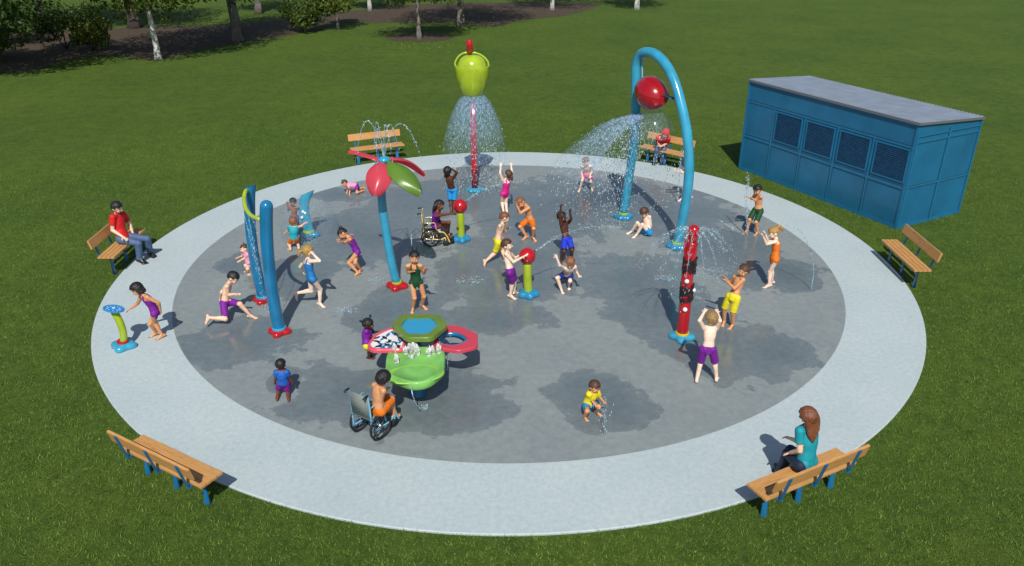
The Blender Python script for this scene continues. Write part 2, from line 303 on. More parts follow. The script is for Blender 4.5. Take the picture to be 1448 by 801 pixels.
# ------------------------------------------------------------------ water
def sheetmat(name, col, a, ztop, zbot):
    m, nt, b, _, _ = nodes(name); b.inputs['Base Color'].default_value = (*col, 1); b.inputs['Roughness'].default_value = .15; tc = nt.nodes.new('ShaderNodeTexCoord').outputs['Object']
    mp = nt.nodes.new('ShaderNodeMapping'); mp.inputs['Scale'].default_value = (13, 13, 3.5); nt.links.new(tc, mp.inputs[0]); st = ramp_n(nt, noise_n(nt, mp.outputs[0], 1.6, 6, .75), [(.40, (.12, .12, .12)), (.62, (1, 1, 1))])
    sp = nt.nodes.new('ShaderNodeSeparateXYZ'); nt.links.new(tc, sp.inputs[0]); fz = math_n(nt, 'MULTIPLY_ADD', sp.outputs[2], 1 / (ztop - zbot), -zbot / (ztop - zbot), clamp=True)
    nt.links.new(math_n(nt, 'MULTIPLY', math_n(nt, 'MULTIPLY', st, fz), a), b.inputs['Alpha']); return m
def watermat(name, col, a, rough=.12):
    m, nt, b, _, _ = nodes(name); b.inputs['Base Color'].default_value = (*col, 1); b.inputs['Roughness'].default_value = rough; b.inputs['Specular IOR Level'].default_value = .8
    tc = nt.nodes.new('ShaderNodeTexCoord').outputs['Object']; nt.links.new(math_n(nt, 'MULTIPLY', ramp_n(nt, noise_n(nt, tc, 9, 4, .7), [(.3, (.4, .4, .4)), (.7, (1, 1, 1))]), a), b.inputs['Alpha'])
    nt.links.new(ramp_n(nt, noise_n(nt, tc, 23, 2, .5), [(.35, tuple(q * .45 for q in col)), (.6, tuple(min(1, q * 1.35) for q in col))]), b.inputs['Base Color']); return m
DROP = watermat('water drops', (.55, .70, .85), .85); JETM = watermat('water stream', (.36, .58, .80), .6); SHEET = watermat('thin water sheet', (.32, .50, .74), .38); FOAM = watermat('white foaming water', (.85, .9, .95), 1., .35)
HAZE = watermat('faint water film', (.30, .42, .52), .16)
OCT = np.array([[4,0,2],[4,2,1],[4,1,3],[4,3,0],[5,2,0],[5,1,2],[5,3,1],[5,0,3]])
def streaks(name, P, D, ln, wd, m, parent=None):
    P = np.asarray(P, float); D = np.asarray(D, float); D = D / (np.linalg.norm(D, axis=1)[:, None] + 1e-9); n = len(P)
    up = np.where(np.abs(D[:, 2:3]) > .9, [[1., 0, 0]], [[0., 0, 1.]]); X = np.cross(D, up); X /= np.linalg.norm(X, axis=1)[:, None]; Y = np.cross(D, X)
    ln = np.broadcast_to(ln, n)[:, None]; wd = np.broadcast_to(wd, n)[:, None]
    v = np.stack([P - X * wd, P + X * wd, P - Y * wd, P + Y * wd, P + D * ln, P - D * ln], 1)
    v[:, :, 2] = np.maximum(v[:, :, 2], .006)
    f = (OCT[None] + (np.arange(n) * 6)[:, None, None]).reshape(-1, 3); return tag(mesh_np(name, v.reshape(-1, 3), f, m, parent, True), kind='stuff')
def jet(pts, label, n=70, spread=.012, wd=.009, name='water_jet', group='thin jets of water', m=None, tube=.006, drops=True, cat='water jet'):
    c = cr(pts, 10); c = [V(p) for p in c]; base = c[0].copy(); t = thing(name, (base.x, base.y, 0), 0, label, cat, group); off = V((base.x, base.y, 0))
    bm = bmesh.new(); k = max(3, int(len(c) * .8)); rings(bm, [p - off for p in c[:k]], [tube * (1 - .5 * i / k) for i in range(k)], 6); obj('stream', bm, m or JETM, t)
    if drops:
        i = RNG.uniform(0, len(c) - 1.001, n) ** 1.; q = []; d = []
        for u in i:
            a, b = c[int(u)], c[int(u) + 1]; q.append(tuple(a.lerp(b, u % 1) - off + V(RNG.normal(0, spread * (.5 + u / len(c)), 3)))); d.append(tuple(b - a))
        streaks('drops', q, d, RNG.uniform(.012, .035, n), RNG.uniform(.4, 1, n) * wd, DROP, t)
    return t
def arc(a, b, apex, k=5):
    a, b = V(a), V(b); o = []
    for i in range(k + 1):
        t = i / k; p = a.lerp(b, t); p.z += 4 * t * (1 - t) * apex; o.append(p)
    return o
# ------------------------------------------------------------------ play equipment
def plinth(parent, R, h, m, lobes=5, amp=.16, ph=0., name='base', at=(0, 0)):
    bm = bmesh.new(); n = 60
    def ring(s, z): return [bm.verts.new((at[0] + R * s * (1 + amp * math.cos(lobes * t + ph)) * math.cos(t), at[1] + R * s * (1 + amp * math.cos(lobes * t + ph)) * math.sin(t), z)) for t in [2 * PI * k / n for k in range(n)]]
    L = [ring(s, z) for s, z in ((.97, 0), (1, .25 * h), (.98, .6 * h), (.88, .88 * h), (.72, h), (.3, h * 1.02))]
    for A, B in zip(L, L[1:]):
        for k in range(n): bm.faces.new((A[k], A[(k + 1) % n], B[(k + 1) % n], B[k]))
    bm.faces.new(L[-1]); bm.faces.new(L[0][::-1]); return obj(name, bm, m, parent)
def collar(parent, R, z0, z1, m, at=(0, 0), name='collar'):
    bm = bmesh.new(); lathe(bm, [(0, z0), (R, z0), (R * 1.04, z0 + .3 * (z1 - z0)), (R * 1.04, z0 + .7 * (z1 - z0)), (R * .97, z1), (0, z1)], (at[0], at[1], 0), 32); return obj(name, bm, m, parent, angle=50)
def bolts(parent, R, z, n=6, at=(0, 0)):
    bm = bmesh.new()
    for k in range(n):
        a = 2 * PI * k / n; lathe(bm, [(0, z), (.013, z), (.013, z + .012), (0, z + .014)], (at[0] + R * math.cos(a), at[1] + R * math.sin(a), 0), 8)
    return obj('bolt_ring', bm, STEEL, parent)
Z0 = .004
# bucket tower
t = thing('bucket_tower', (-.95, 4.64, Z0), 0, 'tall red pole topped by an upright lime green tipping bucket, raining a dome of water', 'water feature')
plinth(t, .21, .09, CYAN, 6, .2); bm = bmesh.new(); rings(bm, [(0, 0, .06), (0, 0, 1.2), (0, 0, 2.55)], .078, 20); obj('pole', bm, RED, t);
bm = bmesh.new(); lathe(bm, [(0, 2.48), (.10, 2.48), (.19, 2.53), (.285, 2.66), (.36, 2.84), (.405, 3.03), (.427, 3.2), (.43, 3.31), (.425, 3.335), (.405, 3.335), (.395, 3.31), (.37, 3.31), (.355, 3.40), (.30, 3.50), (.20, 3.575), (.09, 3.60), (0, 3.605)], n=56); bk = obj('bucket', bm, LIME, t, angle=50)
bm = bmesh.new(); rings(bm, cr([(-.42, 0, 3.30), (-.42, 0, 3.42), (-.32, 0, 3.57), (-.17, 0, 3.65), (-.05, 0, 3.62), (.08, 0, 3.65), (.27, 0, 3.57), (.40, 0, 3.43), (.42, 0, 3.30)], 5), .026, 10); obj('bucket_handle', bm, LIME, bk)
bm = bmesh.new(); rings(bm, [(-.05, 0, 3.62), (-.05, 0, 3.64), (-.05, 0, 3.95), (-.05, 0, 3.965)], [.06, .078, .078, .065], 20); obj('top_cap', bm, RED, t)
bm = bmesh.new(); rings(bm, [(0, 0, 2.5), (-.01, 0, 3.2), (-.05, 0, 3.63)], .018, 8); obj('feed_pipe', bm, STEEL, t)
bm = bmesh.new(); lathe(bm, [(.05, 2.46), (.13, 2.46), (.11, 2.56), (.05, 2.56)], n=20); obj('nozzle_ring', bm, mat('dark bronze', (.12, .07, .05), .4), t)
bm = bmesh.new()
for k in range(46):
    z = RNG.uniform(.3, 2.4); a = RNG.uniform(0, 2 * PI); ball(bm, (.078 * math.cos(a), .078 * math.sin(a), z), (.012, .012, .016), 6, 4)
tag(obj('wet_beads', bm, PEARL, t), kind='stuff')
# its water
t = thing('water_dome', (-.95, 4.64, 0), 0, 'dome of falling water drops under the lime green bucket', 'water spray')
bm = bmesh.new(); lathe(bm, [(.11, 2.60), (.25, 2.60), (.42, 2.44), (.56, 2.18), (.70, 1.86), (.79, 1.5), (.84, 1.2), (.87, .95)], (.02, 0, 0), 64); obj('water_sheet', bm, sheetmat('bell water sheet', (.30, .48, .74), .62, 2.6, .95), t)
n = 1700; a = RNG.uniform(0, 2 * PI, n); k = RNG.uniform(.05, 1, n) ** .45; z = 2.55 - 2.45 * RNG.uniform(0, 1, n) ** .95; dr = 2.62 - z; r = k * .76 * np.sqrt(np.minimum(dr, 1.35)); r += .03 * RNG.normal(size=n) * k
P_ = np.stack([.02 + r * np.cos(a), r * np.sin(a), z], 1); D_ = np.stack([np.cos(a) * k * .3 / (dr + .3), np.sin(a) * k * .3 / (dr + .3), -np.ones(n)], 1)
streaks('drops', P_, D_, RNG.uniform(.014, .036, n), RNG.uniform(.005, .012, n), DROP, t)
# arch with tipping bucket
AP = [(2.83,2.64,0),(2.88,2.56,.88),(2.93,2.45,1.74),(2.94,2.43,2.35),(2.92,2.47,2.99),(2.89,2.52,3.46),(2.89,2.52,3.75),(2.95,2.41,3.97),(3.07,2.19,4.06),(3.22,1.92,4.04),(3.39,1.6,3.88),(3.55,1.3,3.57),(3.69,1.03,3.1),(3.80,.82,2.62),(3.87,.69,2.11),(3.9,.64,1.54),(3.88,.67,.91),(3.82,.79,0)]
t = thing('arch', (3.325, 1.715, Z0), 0, 'tall cyan tube arch with a red tipping bucket hung between its legs', 'water feature'); O = V((3.325, 1.715, Z0))
bm = bmesh.new(); rings(bm, cr([V(p) - O + V((0, 0, .03)) for p in AP], 6), .108, 24); obj('arch_tube', bm, CYAN, t)
for p in (AP[0], AP[-1]):
    q = (p[0] - O.x, p[1] - O.y); plinth(t, .235, .10, paint('base blue paint', (.02, .22, .42)), 6, .1, at=q); collar(t, .125, .10, .15, LIME, q);
AX = (V((3.47, 1.45, 3.25)) - V((2.88, 2.54, 3.2))).normalized(); OP = V((.48, .25, -.72)); OP = (OP - AX * OP.dot(AX) * .6).normalized(); x, y, z = frame_of(OP); Rm = Matrix((x * 1.02, y * 1.02, z * .84)).transposed()
bm = bmesh.new(); bp = [(0, -.40), (.10, -.395), (.21, -.35), (.30, -.26), (.36, -.12), (.385, .03), (.37, .15), (.33, .23), (.31, .245), (.30, .23), (.34, .15), (.355, .03), (.33, -.1), (.27, -.23), (.19, -.32), (.09, -.365), (0, -.37)]
lathe(bm, bp, V((3.17, 1.99, 3.24)) - O, 40, Rm); RI2 = Rm.inverted(); cc = V((3.17, 1.99, 3.24)) - O
for v in bm.verts: q = RI2 @ (v.co - cc); s_ = 1 + .11 * math.cos(2 * math.atan2(q.y, q.x) + .9); v.co = cc + Rm @ V((q.x * s_, q.y * s_, q.z + .10 * abs(q.x) ** 1.5)); v.co += AX * ((v.co - cc).dot(AX) * .18)
obj('tipping_bucket', bm, paint('deep red paint', (.33, .004, .010), .26), t)
for a, b in (((3.62, 1.16, 3.28), (3.36, 1.64, 3.27)), ((2.885, 2.52, 3.25), (2.98, 2.33, 3.26))):
    bm = bmesh.new(); rings(bm, [V(a) - O, V(b) - O], .045, 14); obj('pivot', bm, TEAL, t)
bm = bmesh.new(); rings(bm, cr([V(p) - O for p in ((2.99, 2.45, 3.95), (3.02, 2.38, 3.4), (3.0, 2.42, 2.8), (3.05, 2.3, 2.62))], 6), .02, 8); obj('feed_pipe', bm, LTBLUE, t)
# dump water
t = thing('water_cascade', (3.18, 2.0, 0), 0, 'wide cascade of water drops spilling leftwards out of the red bucket under the arch', 'water spray')
bm = bmesh.new(); L = []; 
for z in np.linspace(0, 1.3, 14):
    L.append([bm.verts.new((1.97 * math.sqrt(z + .01) * math.cos(a), 1.97 * math.sqrt(z + .01) * math.sin(a) * .75, 2.73 - z + .03 * math.sin(a * 9 + z * 6))) for a in np.linspace(R_(115), R_(228), 36)])
for A, B in zip(L, L[1:]):
    for k in range(35): bm.faces.new((A[k], A[k + 1], B[k + 1], B[k]))
obj('water_sheet', bm, sheetmat('cascade water sheet', (.32, .48, .72), .66, 2.73, 1.42), t)
bm = bmesh.new(); lathe(bm, [(.05, 2.95), (.2, 2.86), (.34, 2.72), (.46, 2.5), (.5, 2.3)], (.1, -.05, 0), 40); obj('falling_curtain', bm, HAZE, t)
n = 3900; a = R_(95) + R_(150) * RNG.uniform(0, 1, n); side = RNG.uniform(0, 1, n) < .16; a = np.where(side, RNG.uniform(0, 2 * PI, n), a); k = RNG.uniform(.12, 1, n) ** .7; k = np.where(side, k * .33, k)
dz = RNG.uniform(.03, 1, n) ** .9 * 2.4; r = k * 1.97 * np.sqrt(np.minimum(dz, 2.4)) ; keep = RNG.uniform(0, 1, n) < np.where(dz > 1.5, .38, 1.) * np.where(k * dz > 1.6, .35, 1)
z = 2.74 - dz; P_ = np.stack([r * np.cos(a), r * np.sin(a) * .75, z], 1) + RNG.normal(0, .03, (n, 3)); D_ = np.stack([np.cos(a) * k / np.sqrt(dz), np.sin(a) * k / np.sqrt(dz), -2 * np.ones(n)], 1)
P_ = P_[keep]; D_ = D_[keep]; m_ = len(P_); streaks('drops', P_, D_, RNG.uniform(.012, .038, m_), RNG.uniform(.005, .013, m_), DROP, t)
def splash(x, y, R, n, label, h=.06, ry=.6):
    t = thing('splash', (x, y, Z0), 0, label, 'splash', 'splashes on the wet floor'); a = RNG.uniform(0, 2 * PI, n); r = R * RNG.uniform(0, 1, n) ** .6
    P_ = np.stack([r * np.cos(a), r * np.sin(a) * ry, RNG.uniform(.004, h, n)], 1); streaks('drops', P_, RNG.normal(size=(n, 3)) * (1, 1, .5), RNG.uniform(.006, .02, n), RNG.uniform(.004, .009, n), DROP, t)
    bm = bmesh.new()
    for k in range(int(n / 5)):
        q = R * .9 * RNG.uniform(0, 1) ** .5; a = RNG.uniform(0, 6.28); s = RNG.uniform(.012, .035); lathe(bm, [(s, 0), (s * .8, .003), (0, .004)], (q * math.cos(a), q * math.sin(a) * ry, 0), 9)
    tag(obj('puddle_drops', bm, JETM, t), kind='stuff')
splash(2.62, 2.55, .34, 110, 'white splashing drops on the floor beside the arch base', .35)
splash(-3.13, -2.32, .22, 60, 'small splash on the floor right of the big blue pole'); splash(-.8, -1.0, .32, 80, 'splash on the floor left of the boy at the nearer red ball')
splash(3.26, -.89, .30, 80, 'splash on the floor left of the tall red post', ry=.4); splash(-1.30, -5.55, .07, 30, 'little splash where a stream falls from the green tray'); splash(-1.9, .3, .3, 60, 'faint splash behind the girl in the green swimsuit')
splash(-2.75, -1.0, .2, 40, 'faint splash left of the flower pole base'); splash(4.3, -.6, .45, 90, 'patch of spray drops on the floor right of the tall red post')
# flower pole
def glass(name, col, mixf=.3):
    m, nt, b, _, _ = nodes(name); b.inputs['Base Color'].default_value = (*col, 1); b.inputs['Roughness'].default_value = .25
    tr = nt.nodes.new('ShaderNodeBsdfTransparent'); tr.inputs[0].default_value = (*[min(1, c * 1.6 + .05) for c in col], 1); tl = nt.nodes.new('ShaderNodeBsdfTranslucent'); tl.inputs[0].default_value = (*col, 1)
    m1 = nt.nodes.new('ShaderNodeMixShader'); m1.inputs[0].default_value = .3; nt.links.new(b.outputs[0], m1.inputs[1]); nt.links.new(tl.outputs[0], m1.inputs[2])
    m2 = nt.nodes.new('ShaderNodeMixShader'); m2.inputs[0].default_value = mixf; nt.links.new(m1.outputs[0], m2.inputs[1]); nt.links.new(tr.outputs[0], m2.inputs[2]); nt.links.new(m2.outputs[0], nt.nodes['Material Output'].inputs[0]); return m
PETR = glass('translucent coral petal', (.78, .11, .16), .36); PETG = glass('translucent green petal', (.20, .36, .06), .36)
def petal(base, tip, W, nrm, m, parent, droop=.06, blunt=.85):
    base, tip = V(base), V(tip); d = tip - base; Ln = d.length; d.normalize(); nrm = V(nrm); nrm = (nrm - d * nrm.dot(d)).normalized(); s = d.cross(nrm); bm = bmesh.new(); n, c = 16, 8; top = []; bot = []
    for i in range(n + 1):
        u = i / n; w = W * max(.06, math.sin(PI * (u ** .85 * .95 + .02)) ** .62) ; ra, rb = [], []
        for j in range(c + 1):
            v = j / c * 2 - 1; p = base + d * (Ln * u) + s * (w * .5 * v) + nrm * (droop * math.sin(PI * u) - .18 * W * v * v + .015 * (1 - abs(v)) ** 2)
            ra.append(bm.verts.new(p)); rb.append(bm.verts.new(p - nrm * .014))
        top.append(ra); bot.append(rb)
    for i in range(n):
        for j in range(c):
            bm.faces.new((top[i][j], top[i][j + 1], top[i + 1][j + 1], top[i + 1][j])); bm.faces.new((bot[i][j], bot[i + 1][j], bot[i + 1][j + 1], bot[i][j + 1]))
        for j, f in ((0, 0), (c, 1)): bm.faces.new((top[i][j], top[i + 1][j], bot[i + 1][j], bot[i][j]))
    for i in (0, n):
        for j in range(c): bm.faces.new((top[i][j], top[i][j + 1], bot[i][j + 1], bot[i][j]))
    return obj('petal', bm, m, parent, angle=40)
t = thing('flower_pole', (-2.29, -1.27, Z0), 0, 'curved cyan pole topped with drooping coral red and green petals', 'water feature'); O = V((-2.29, -1.27, Z0))
bm = bmesh.new(); rings(bm, cr([V(p) - O for p in ((-2.29,-1.27,.05),(-2.37,-1.27,.57),(-2.44,-1.27,1.34),(-2.47,-1.27,1.93),(-2.42,-1.27,2.4),(-2.37,-1.27,2.66))], 6), .085, 22); obj('pole', bm, CYAN, t)
plinth(t, .20, .10, RED, 4, .18, .6); collar(t, .10, .09, .14, LIME); HB = V((-2.365, -1.27, 2.70)) - O
bm = bmesh.new(); ball(bm, HB, (.12, .12, .07)); 
for k in range(5):
    a = R_(-100 + 72 * k); capsule(bm, HB, HB + V((math.cos(a) * .17, math.sin(a) * .17, -.10)), .05, .03, 10)
obj('hub', bm, CYAN, t)
petal(HB + V((-.03, -.06, .0)), V((-2.50, -1.84, 2.20)) - O, .50, (0, -.5, 1), PETR, t); petal(HB + V((.08, -.05, .0)), V((-1.63, -1.78, 2.22)) - O, .46, (.3, -.5, 1), PETG, t)
petal(HB + V((.08, .03, .03)), V((-1.64, -.92, 2.30)) - O, .27, (.2, .65, .9), PETR, t, .1); petal(HB + V((-.08, .03, .0)), V((-3.08, -.95, 2.78)) - O, .24, (0, .42, 1), PETR, t, .02)
for (dx, dy, ap), w_ in zip((( -.62, .1, .95), (-.26, .35, .9), (-.12, -.30, .85), (.28, .42, .85), (.20, -.15, .9), (.82, .05, .9)), ('leftmost', 'back left', 'front left', 'back right', 'front right', 'rightmost')):
    b_ = V((-2.365, -1.27, 2.74)); e = b_ + V((dx, dy, -.55)); P_ = [b_.lerp(e, s) + V((0, 0, 4 * s * (1 - s) * ap)) for s in (0, .15, .32, .5, .68, .85, 1)]
    jet(P_, f'{w_} of the six fountain arcs rising from the top of the flower pole', 36, .010, .009, group='fountain arcs above the flower pole', tube=.008)
# twin blue poles
t = thing('twin_pole_gate', (-4.5, -2.5, Z0), 0, 'pair of tall curved blue poles joined near the top by a lime green hoop', 'water feature'); O = V((-4.5, -2.5, Z0))
def cut_top(bm, p, n):
    g = bmesh.ops.bisect_plane(bm, geom=bm.verts[:] + bm.edges[:] + bm.faces[:], plane_co=p, plane_no=n, clear_outer=True); bmesh.ops.edgeloop_fill(bm, edges=[e for e in g['geom_cut'] if isinstance(e, bmesh.types.BMEdge)])
def slant(pts, r, m, name='pole', cap=0):
    bm = bmesh.new(); c = cr([V(p) - O for p in pts], 7); e = c[-1].copy(); c = c if cap else c + [e + (e - c[-2]).normalized() * .3]; rings(bm, c, [r] * len(c), 22)
    if cap: ball(bm, e, r * .995, 22, 14)
    else: cut_top(bm, e, V((-.28, .1, 1)).normalized())
    return obj(name, bm, m, t, angle=50)
slant([(-4.2,-3.15,.05),(-4.22,-3.15,.44),(-4.23,-3.15,1.01),(-4.2,-3.15,1.7),(-4.15,-3.15,2.2),(-4.11,-3.15,2.46)], .110, TEAL, cap=1); slant([(-4.86,-1.87,.05),(-4.89,-1.87,.45),(-4.91,-1.87,.99),(-4.89,-1.87,1.58),(-4.82,-1.87,2.15),(-4.77,-1.87,2.38)], .10, TEAL)
for q in ((-4.2, -3.15), (-4.86, -1.87)): plinth(t, .19, .085, RED, 4, .18, .4, at=(q[0] - O.x, q[1] - O.y)); collar(t, .125, .08, .13, CYAN, (q[0] - O.x, q[1] - O.y))
bm = bmesh.new(); rings(bm, cr([V(p) - O for p in ((-4.80,-1.92,2.30),(-4.80,-2.08,2.36),(-4.77,-2.3,2.30),(-4.66,-2.6,2.22),(-4.5,-2.85,2.18),(-4.27,-3.1,2.2))], 6), .037, 12); obj('hoop', bm, LIME, t)
for a, b, w_ in (((-4.86, -2.0, 2.15), (-4.72, -2.2, .02), 'nearer the back pole'), ((-4.75, -2.5, 2.15), (-4.55, -2.6, .02), 'midway between the poles'), ((-4.45, -2.9, 2.15), (-4.35, -2.75, .02), 'nearer the front pole')):
    jet([V(a).lerp(V(b), s) for s in (0, .3, .6, 1)], f'thin water stream falling from the lime hoop, {w_}', 60, .014, .008, group='streams falling from the lime hoop', tube=.005)
# fin
t = thing('fin_sprayer', (-4.72, 1.48, Z0), 0, 'short cyan upright fin with blue wave base and two white nozzles', 'water feature'); O = V((-4.72, 1.48, Z0))
bm = bmesh.new(); c = cr([V(p) - O for p in ((-4.70,1.48,.05),(-4.74,1.48,.3),(-4.77,1.48,.6),(-4.73,1.48,.88),(-4.63,1.48,1.08),(-4.54,1.48,1.3))], 6); rings(bm, c, [(.115, .06)] * len(c), 20, lat=(1, 0, 0)); cut_top(bm, V((-4.64, 1.48, 1.06)) - O, V((-.45, 0, 1)).normalized())
obj('fin', bm, CYAN, t, angle=50); plinth(t, .2, .10, paint('base blue paint', (.02, .22, .42)), 3, .3, .5); collar(t, .13, .09, .14, LIME)
for p in ((-.06, -.07, .62), (-.10, -.07, .48)):
    bm = bmesh.new(); ball(bm, p, .036, 12, 8); obj('nozzle', bm, WHITE, t)
t = thing('water_dome', (-4.72, 1.48, 0), 0, 'faint see-through dome of water around the cyan fin', 'water spray')
bm = bmesh.new(); lathe(bm, [(.08, .93), (.25, .96), (.42, .88), (.55, .70), (.62, .45), (.65, .15), (.66, .02)], (.02, 0, 0), 56); obj('water_film', bm, HAZE, t)
n = 160; a = RNG.uniform(0, 2 * PI, n); z = RNG.uniform(.02, .9, n); r = .66 * np.sqrt(1 - (z / 1.0) ** 2); streaks('drops', np.stack([r * np.cos(a), r * np.sin(a), z], 1), [(0, 0, -1)] * n, .012, .004, DROP, t)
# ball cannons
def cannon(x, y, top, label, stream, slabel, lean=(0, 0)):
    t = thing('ball_cannon', (x, y, Z0), 0, label, 'water cannon', 'red ball water cannons'); plinth(t, .20, .115, paint('base blue paint', (.02, .22, .42)), 5, .13, .5)
    bm = bmesh.new(); rings(bm, cr([(0, 0, .06), (lean[0] * .6, 0, .3), (lean[0], lean[1], top - .12)], 6), [.085] * 13, 22); obj('post', bm, LIME, t)
    bm = bmesh.new(); ball(bm, (lean[0], lean[1], top), .165, 32, 20); b_ = obj('ball', bm, RED, t)
    d = V(stream[1]) - V(stream[0]); d.normalize(); bm = bmesh.new(); c = V((lean[0], lean[1], top)); rings(bm, [c + d * .14, c + d * .19], .025, 12); obj('nozzle', bm, STEEL, b_)
    jet(stream, slabel, 130, .02, .007, group='streams shot from the red balls', tube=.005)
cannon(-1.12, 1.19, .84, 'farther red ball cannon on a lime post, touched by the girl in the wheelchair', [(-1.0, 1.3, .93), (-.72, 1.36, 1.1), (-.48, 1.4, 1.21), (.03, 1.45, 1.34), (.45, 1.5, 1.3)], 'stream shot from the farther red ball')
cannon(.39, -1.65, .86, 'nearer red ball cannon on a lime post, held by the boy in purple shorts', [(.50, -1.55, .92), (.75, -1.45, 1.05), (1.0, -1.4, 1.2), (1.67, -1.35, 1.37), (2.3, -1.3, 1.3)], 'stream shot from the nearer red ball', (-.03, 0))
# tall red post
t = thing('spray_post', (3.13, -3.37, Z0), 0, 'tall red post with black leafy sleeves and white balls, spraying from its round head', 'water feature')
bm = bmesh.new(); rings(bm, cr([(0, 0, .05), (0, 0, .6), (-.015, 0, 1.3), (.0, 0, 1.75), (.01, 0, 1.9)], 6), [.103] * 19 + [.1] * 4 + [.09, .08], 24); obj('post', bm, RED, t)
bm = bmesh.new(); capsule(bm, (.01, 0, 1.96), (.015, 0, 2.1), .085, .10, 20); obj('head', bm, RED, t)
bm = bmesh.new(); rings(bm, cr([(-.05, -.02, 2.06), (-.12, -.03, 1.98), (-.125, -.03, 1.8), (-.09, -.02, 1.62)], 5), .018, 8); obj('side_rod', bm, RED, t)
plinth(t, .20, .10, CYAN, 4, .2, .8); collar(t, .12, .09, .14, YEL)
BLKP = mat('black leaf cutout', (.014, .014, .016), .45, var=.6, scale=40, bump=.5, bscale=80)
for z0, z1, s in ((1.30, 1.62, 1), (.76, 1.10, 2)):
    bm = bmesh.new(); g = random.Random(s)
    for k in range(120):
        a = g.uniform(0, 2 * PI); z = g.uniform(z0 + .02, z1 - .02); r = .108; c = V((r * math.cos(a), r * math.sin(a), z)); tn = V((-math.sin(a), math.cos(a), 0)); up = V((0, 0, 1)); an = g.uniform(0, PI); u = (tn * math.cos(an) + up * math.sin(an)); w_ = (tn * -math.sin(an) + up * math.cos(an)); nn = V((math.cos(a), math.sin(a), 0)); l = g.uniform(.04, .075); ww = g.uniform(.014, .026)
        q = [c - u * l, c + w_ * ww + nn * .006, c + u * l + nn * .012, c - w_ * ww + nn * .006]; A = [bm.verts.new(p + nn * .003) for p in q]; B = [bm.verts.new(p - nn * .003) for p in q]; bm.faces.new(A); bm.faces.new(B[::-1])
        for i in range(4): bm.faces.new((A[i], B[i], B[(i + 1) % 4], A[(i + 1) % 4]))
    obj('leaf_sleeve', bm, BLKP, t, smooth=False)
for p in ((-.04, -.105, 1.19), (-.02, -.11, .64), (.115, -.02, .98)):
    bm = bmesh.new(); ball(bm, p, .042, 14, 10); obj('ball_nozzle', bm, WHITE, t)
for i, (a, R, dz, ap) in enumerate([(178, .85, -.75, .12), (196, .6, -.8, .1), (160, .95, -.9, .14), (222, .55, -1.1, .12), (250, .5, -1.3, .1), (292, .55, -1.2, .12), (325, .6, -.95, .1), (350, .75, -.7, .12), (8, .95, -.85, .15), (35, .9, -.9, .12), (140, .8, -.9, .14)]):
    s_ = V((3.14, -3.37, 2.12)); e = s_ + V((math.cos(R_(a)) * R, math.sin(R_(a)) * R, dz)); P_ = [V((s_.x + (e.x - s_.x) * u, s_.y + (e.y - s_.y) * u, s_.z + ap * 2 * u + (dz - 2 * ap) * u * u)) for u in (.1, .3, .5, .75, 1)]
    jet(P_, 'thin arc of water fanning out from the round head of the tall red post', 55, .024, .006, group='arcs fanning out from the red post', tube=.006)
# spinner disc
t = thing('spinner_disc', (-6.83, -3.66, 0), 0, 'low bent lime post with a tilted blue disc on top, on the pale apron', 'water feature')
bm = bmesh.new(); rings(bm, cr([(0, 0, .06), (.04, 0, .25), (.035, 0, .48), (-.01, 0, .66), (-.03, 0, .73)], 6), .062, 20); obj('post', bm, LIME, t); plinth(t, .2, .10, CYAN, 4, .16, .2); collar(t, .10, .10, .14, RED)
Rm = Matrix.Rotation(R_(13), 3, 'Y') @ Matrix.Rotation(R_(-9), 3, 'X'); c = (-.02, 0, .76)
bm = bmesh.new(); lathe(bm, [(0, -.02), (.15, -.018), (.172, -.005), (.172, .012), (.16, .02), (.15, .015), (.09, .012), (.05, .02), (0, .025)], c, 40, Rm); d_ = obj('disc', bm, BLUE, t, angle=40)
bm = bmesh.new(); ball(bm, V(c) + Rm @ V((0, 0, .02)), (.035, .035, .018), 14, 8, R=Rm)
for k in range(10):
    a = k * 2 * PI / 10; box(bm, V(c) + Rm @ V((.10 * math.cos(a), .10 * math.sin(a), .017)), (.045, .014, .008), Rm @ Matrix.Rotation(a, 3, 'Z'))
obj('disc_pattern', bm, paint('pale blue paint', (.35, .6, .8)), d_)
# water table
t = thing('water_table', (-1.505, -4.60, Z0 + .2), 0, 'activity table of coloured trays round a raised olive basin of blue water', 'water table'); O = (-1.55, -4.25)
def loc(P): return [(x - O[0], y - O[1]) for x, y in P]
def grow(P, d):
    cx = sum(p[0] for p in P) / len(P); cy = sum(p[1] for p in P) / len(P); o = []
    for x, y in P: r = math.hypot(x - cx, y - cy); o.append((cx + (x - cx) * (r + d) / r, cy + (y - cy) * (r + d) / r))
    return o
def rnd(P, r=.06, k=4):
    o = []; n = len(P)
    for i in range(n):
        a, b, c = V((*P[i - 1], 0)), V((*P[i], 0)), V((*P[(i + 1) % n], 0)); u = (a - b).normalized() * min(r, (a - b).length * .4); w_ = (c - b).normalized() * min(r, (c - b).length * .4)
        for j in range(k + 1): s = j / k; q = (b + u) * (1 - s) ** 2 + b * 2 * s * (1 - s) + (b + w_) * s * s; o.append((q.x, q.y))
    return o
def ringplate(bm, A, B, z0, z1, mi=0, zin=None):
    n = len(A); zi = z1 if zin is None else zin
    q = [[bm.verts.new((*p, z)) for p in P_] for P_, z in ((A, z0), (A, z1 - .012), (grow(A, -.012), z1), (B, zi), (B, z0))]
    for X_, Y_ in zip(q, q[1:] + [q[0]]):
        for k in range(n): bm.faces.new((X_[k], X_[(k + 1) % n], Y_[(k + 1) % n], Y_[k])).material_index = mi
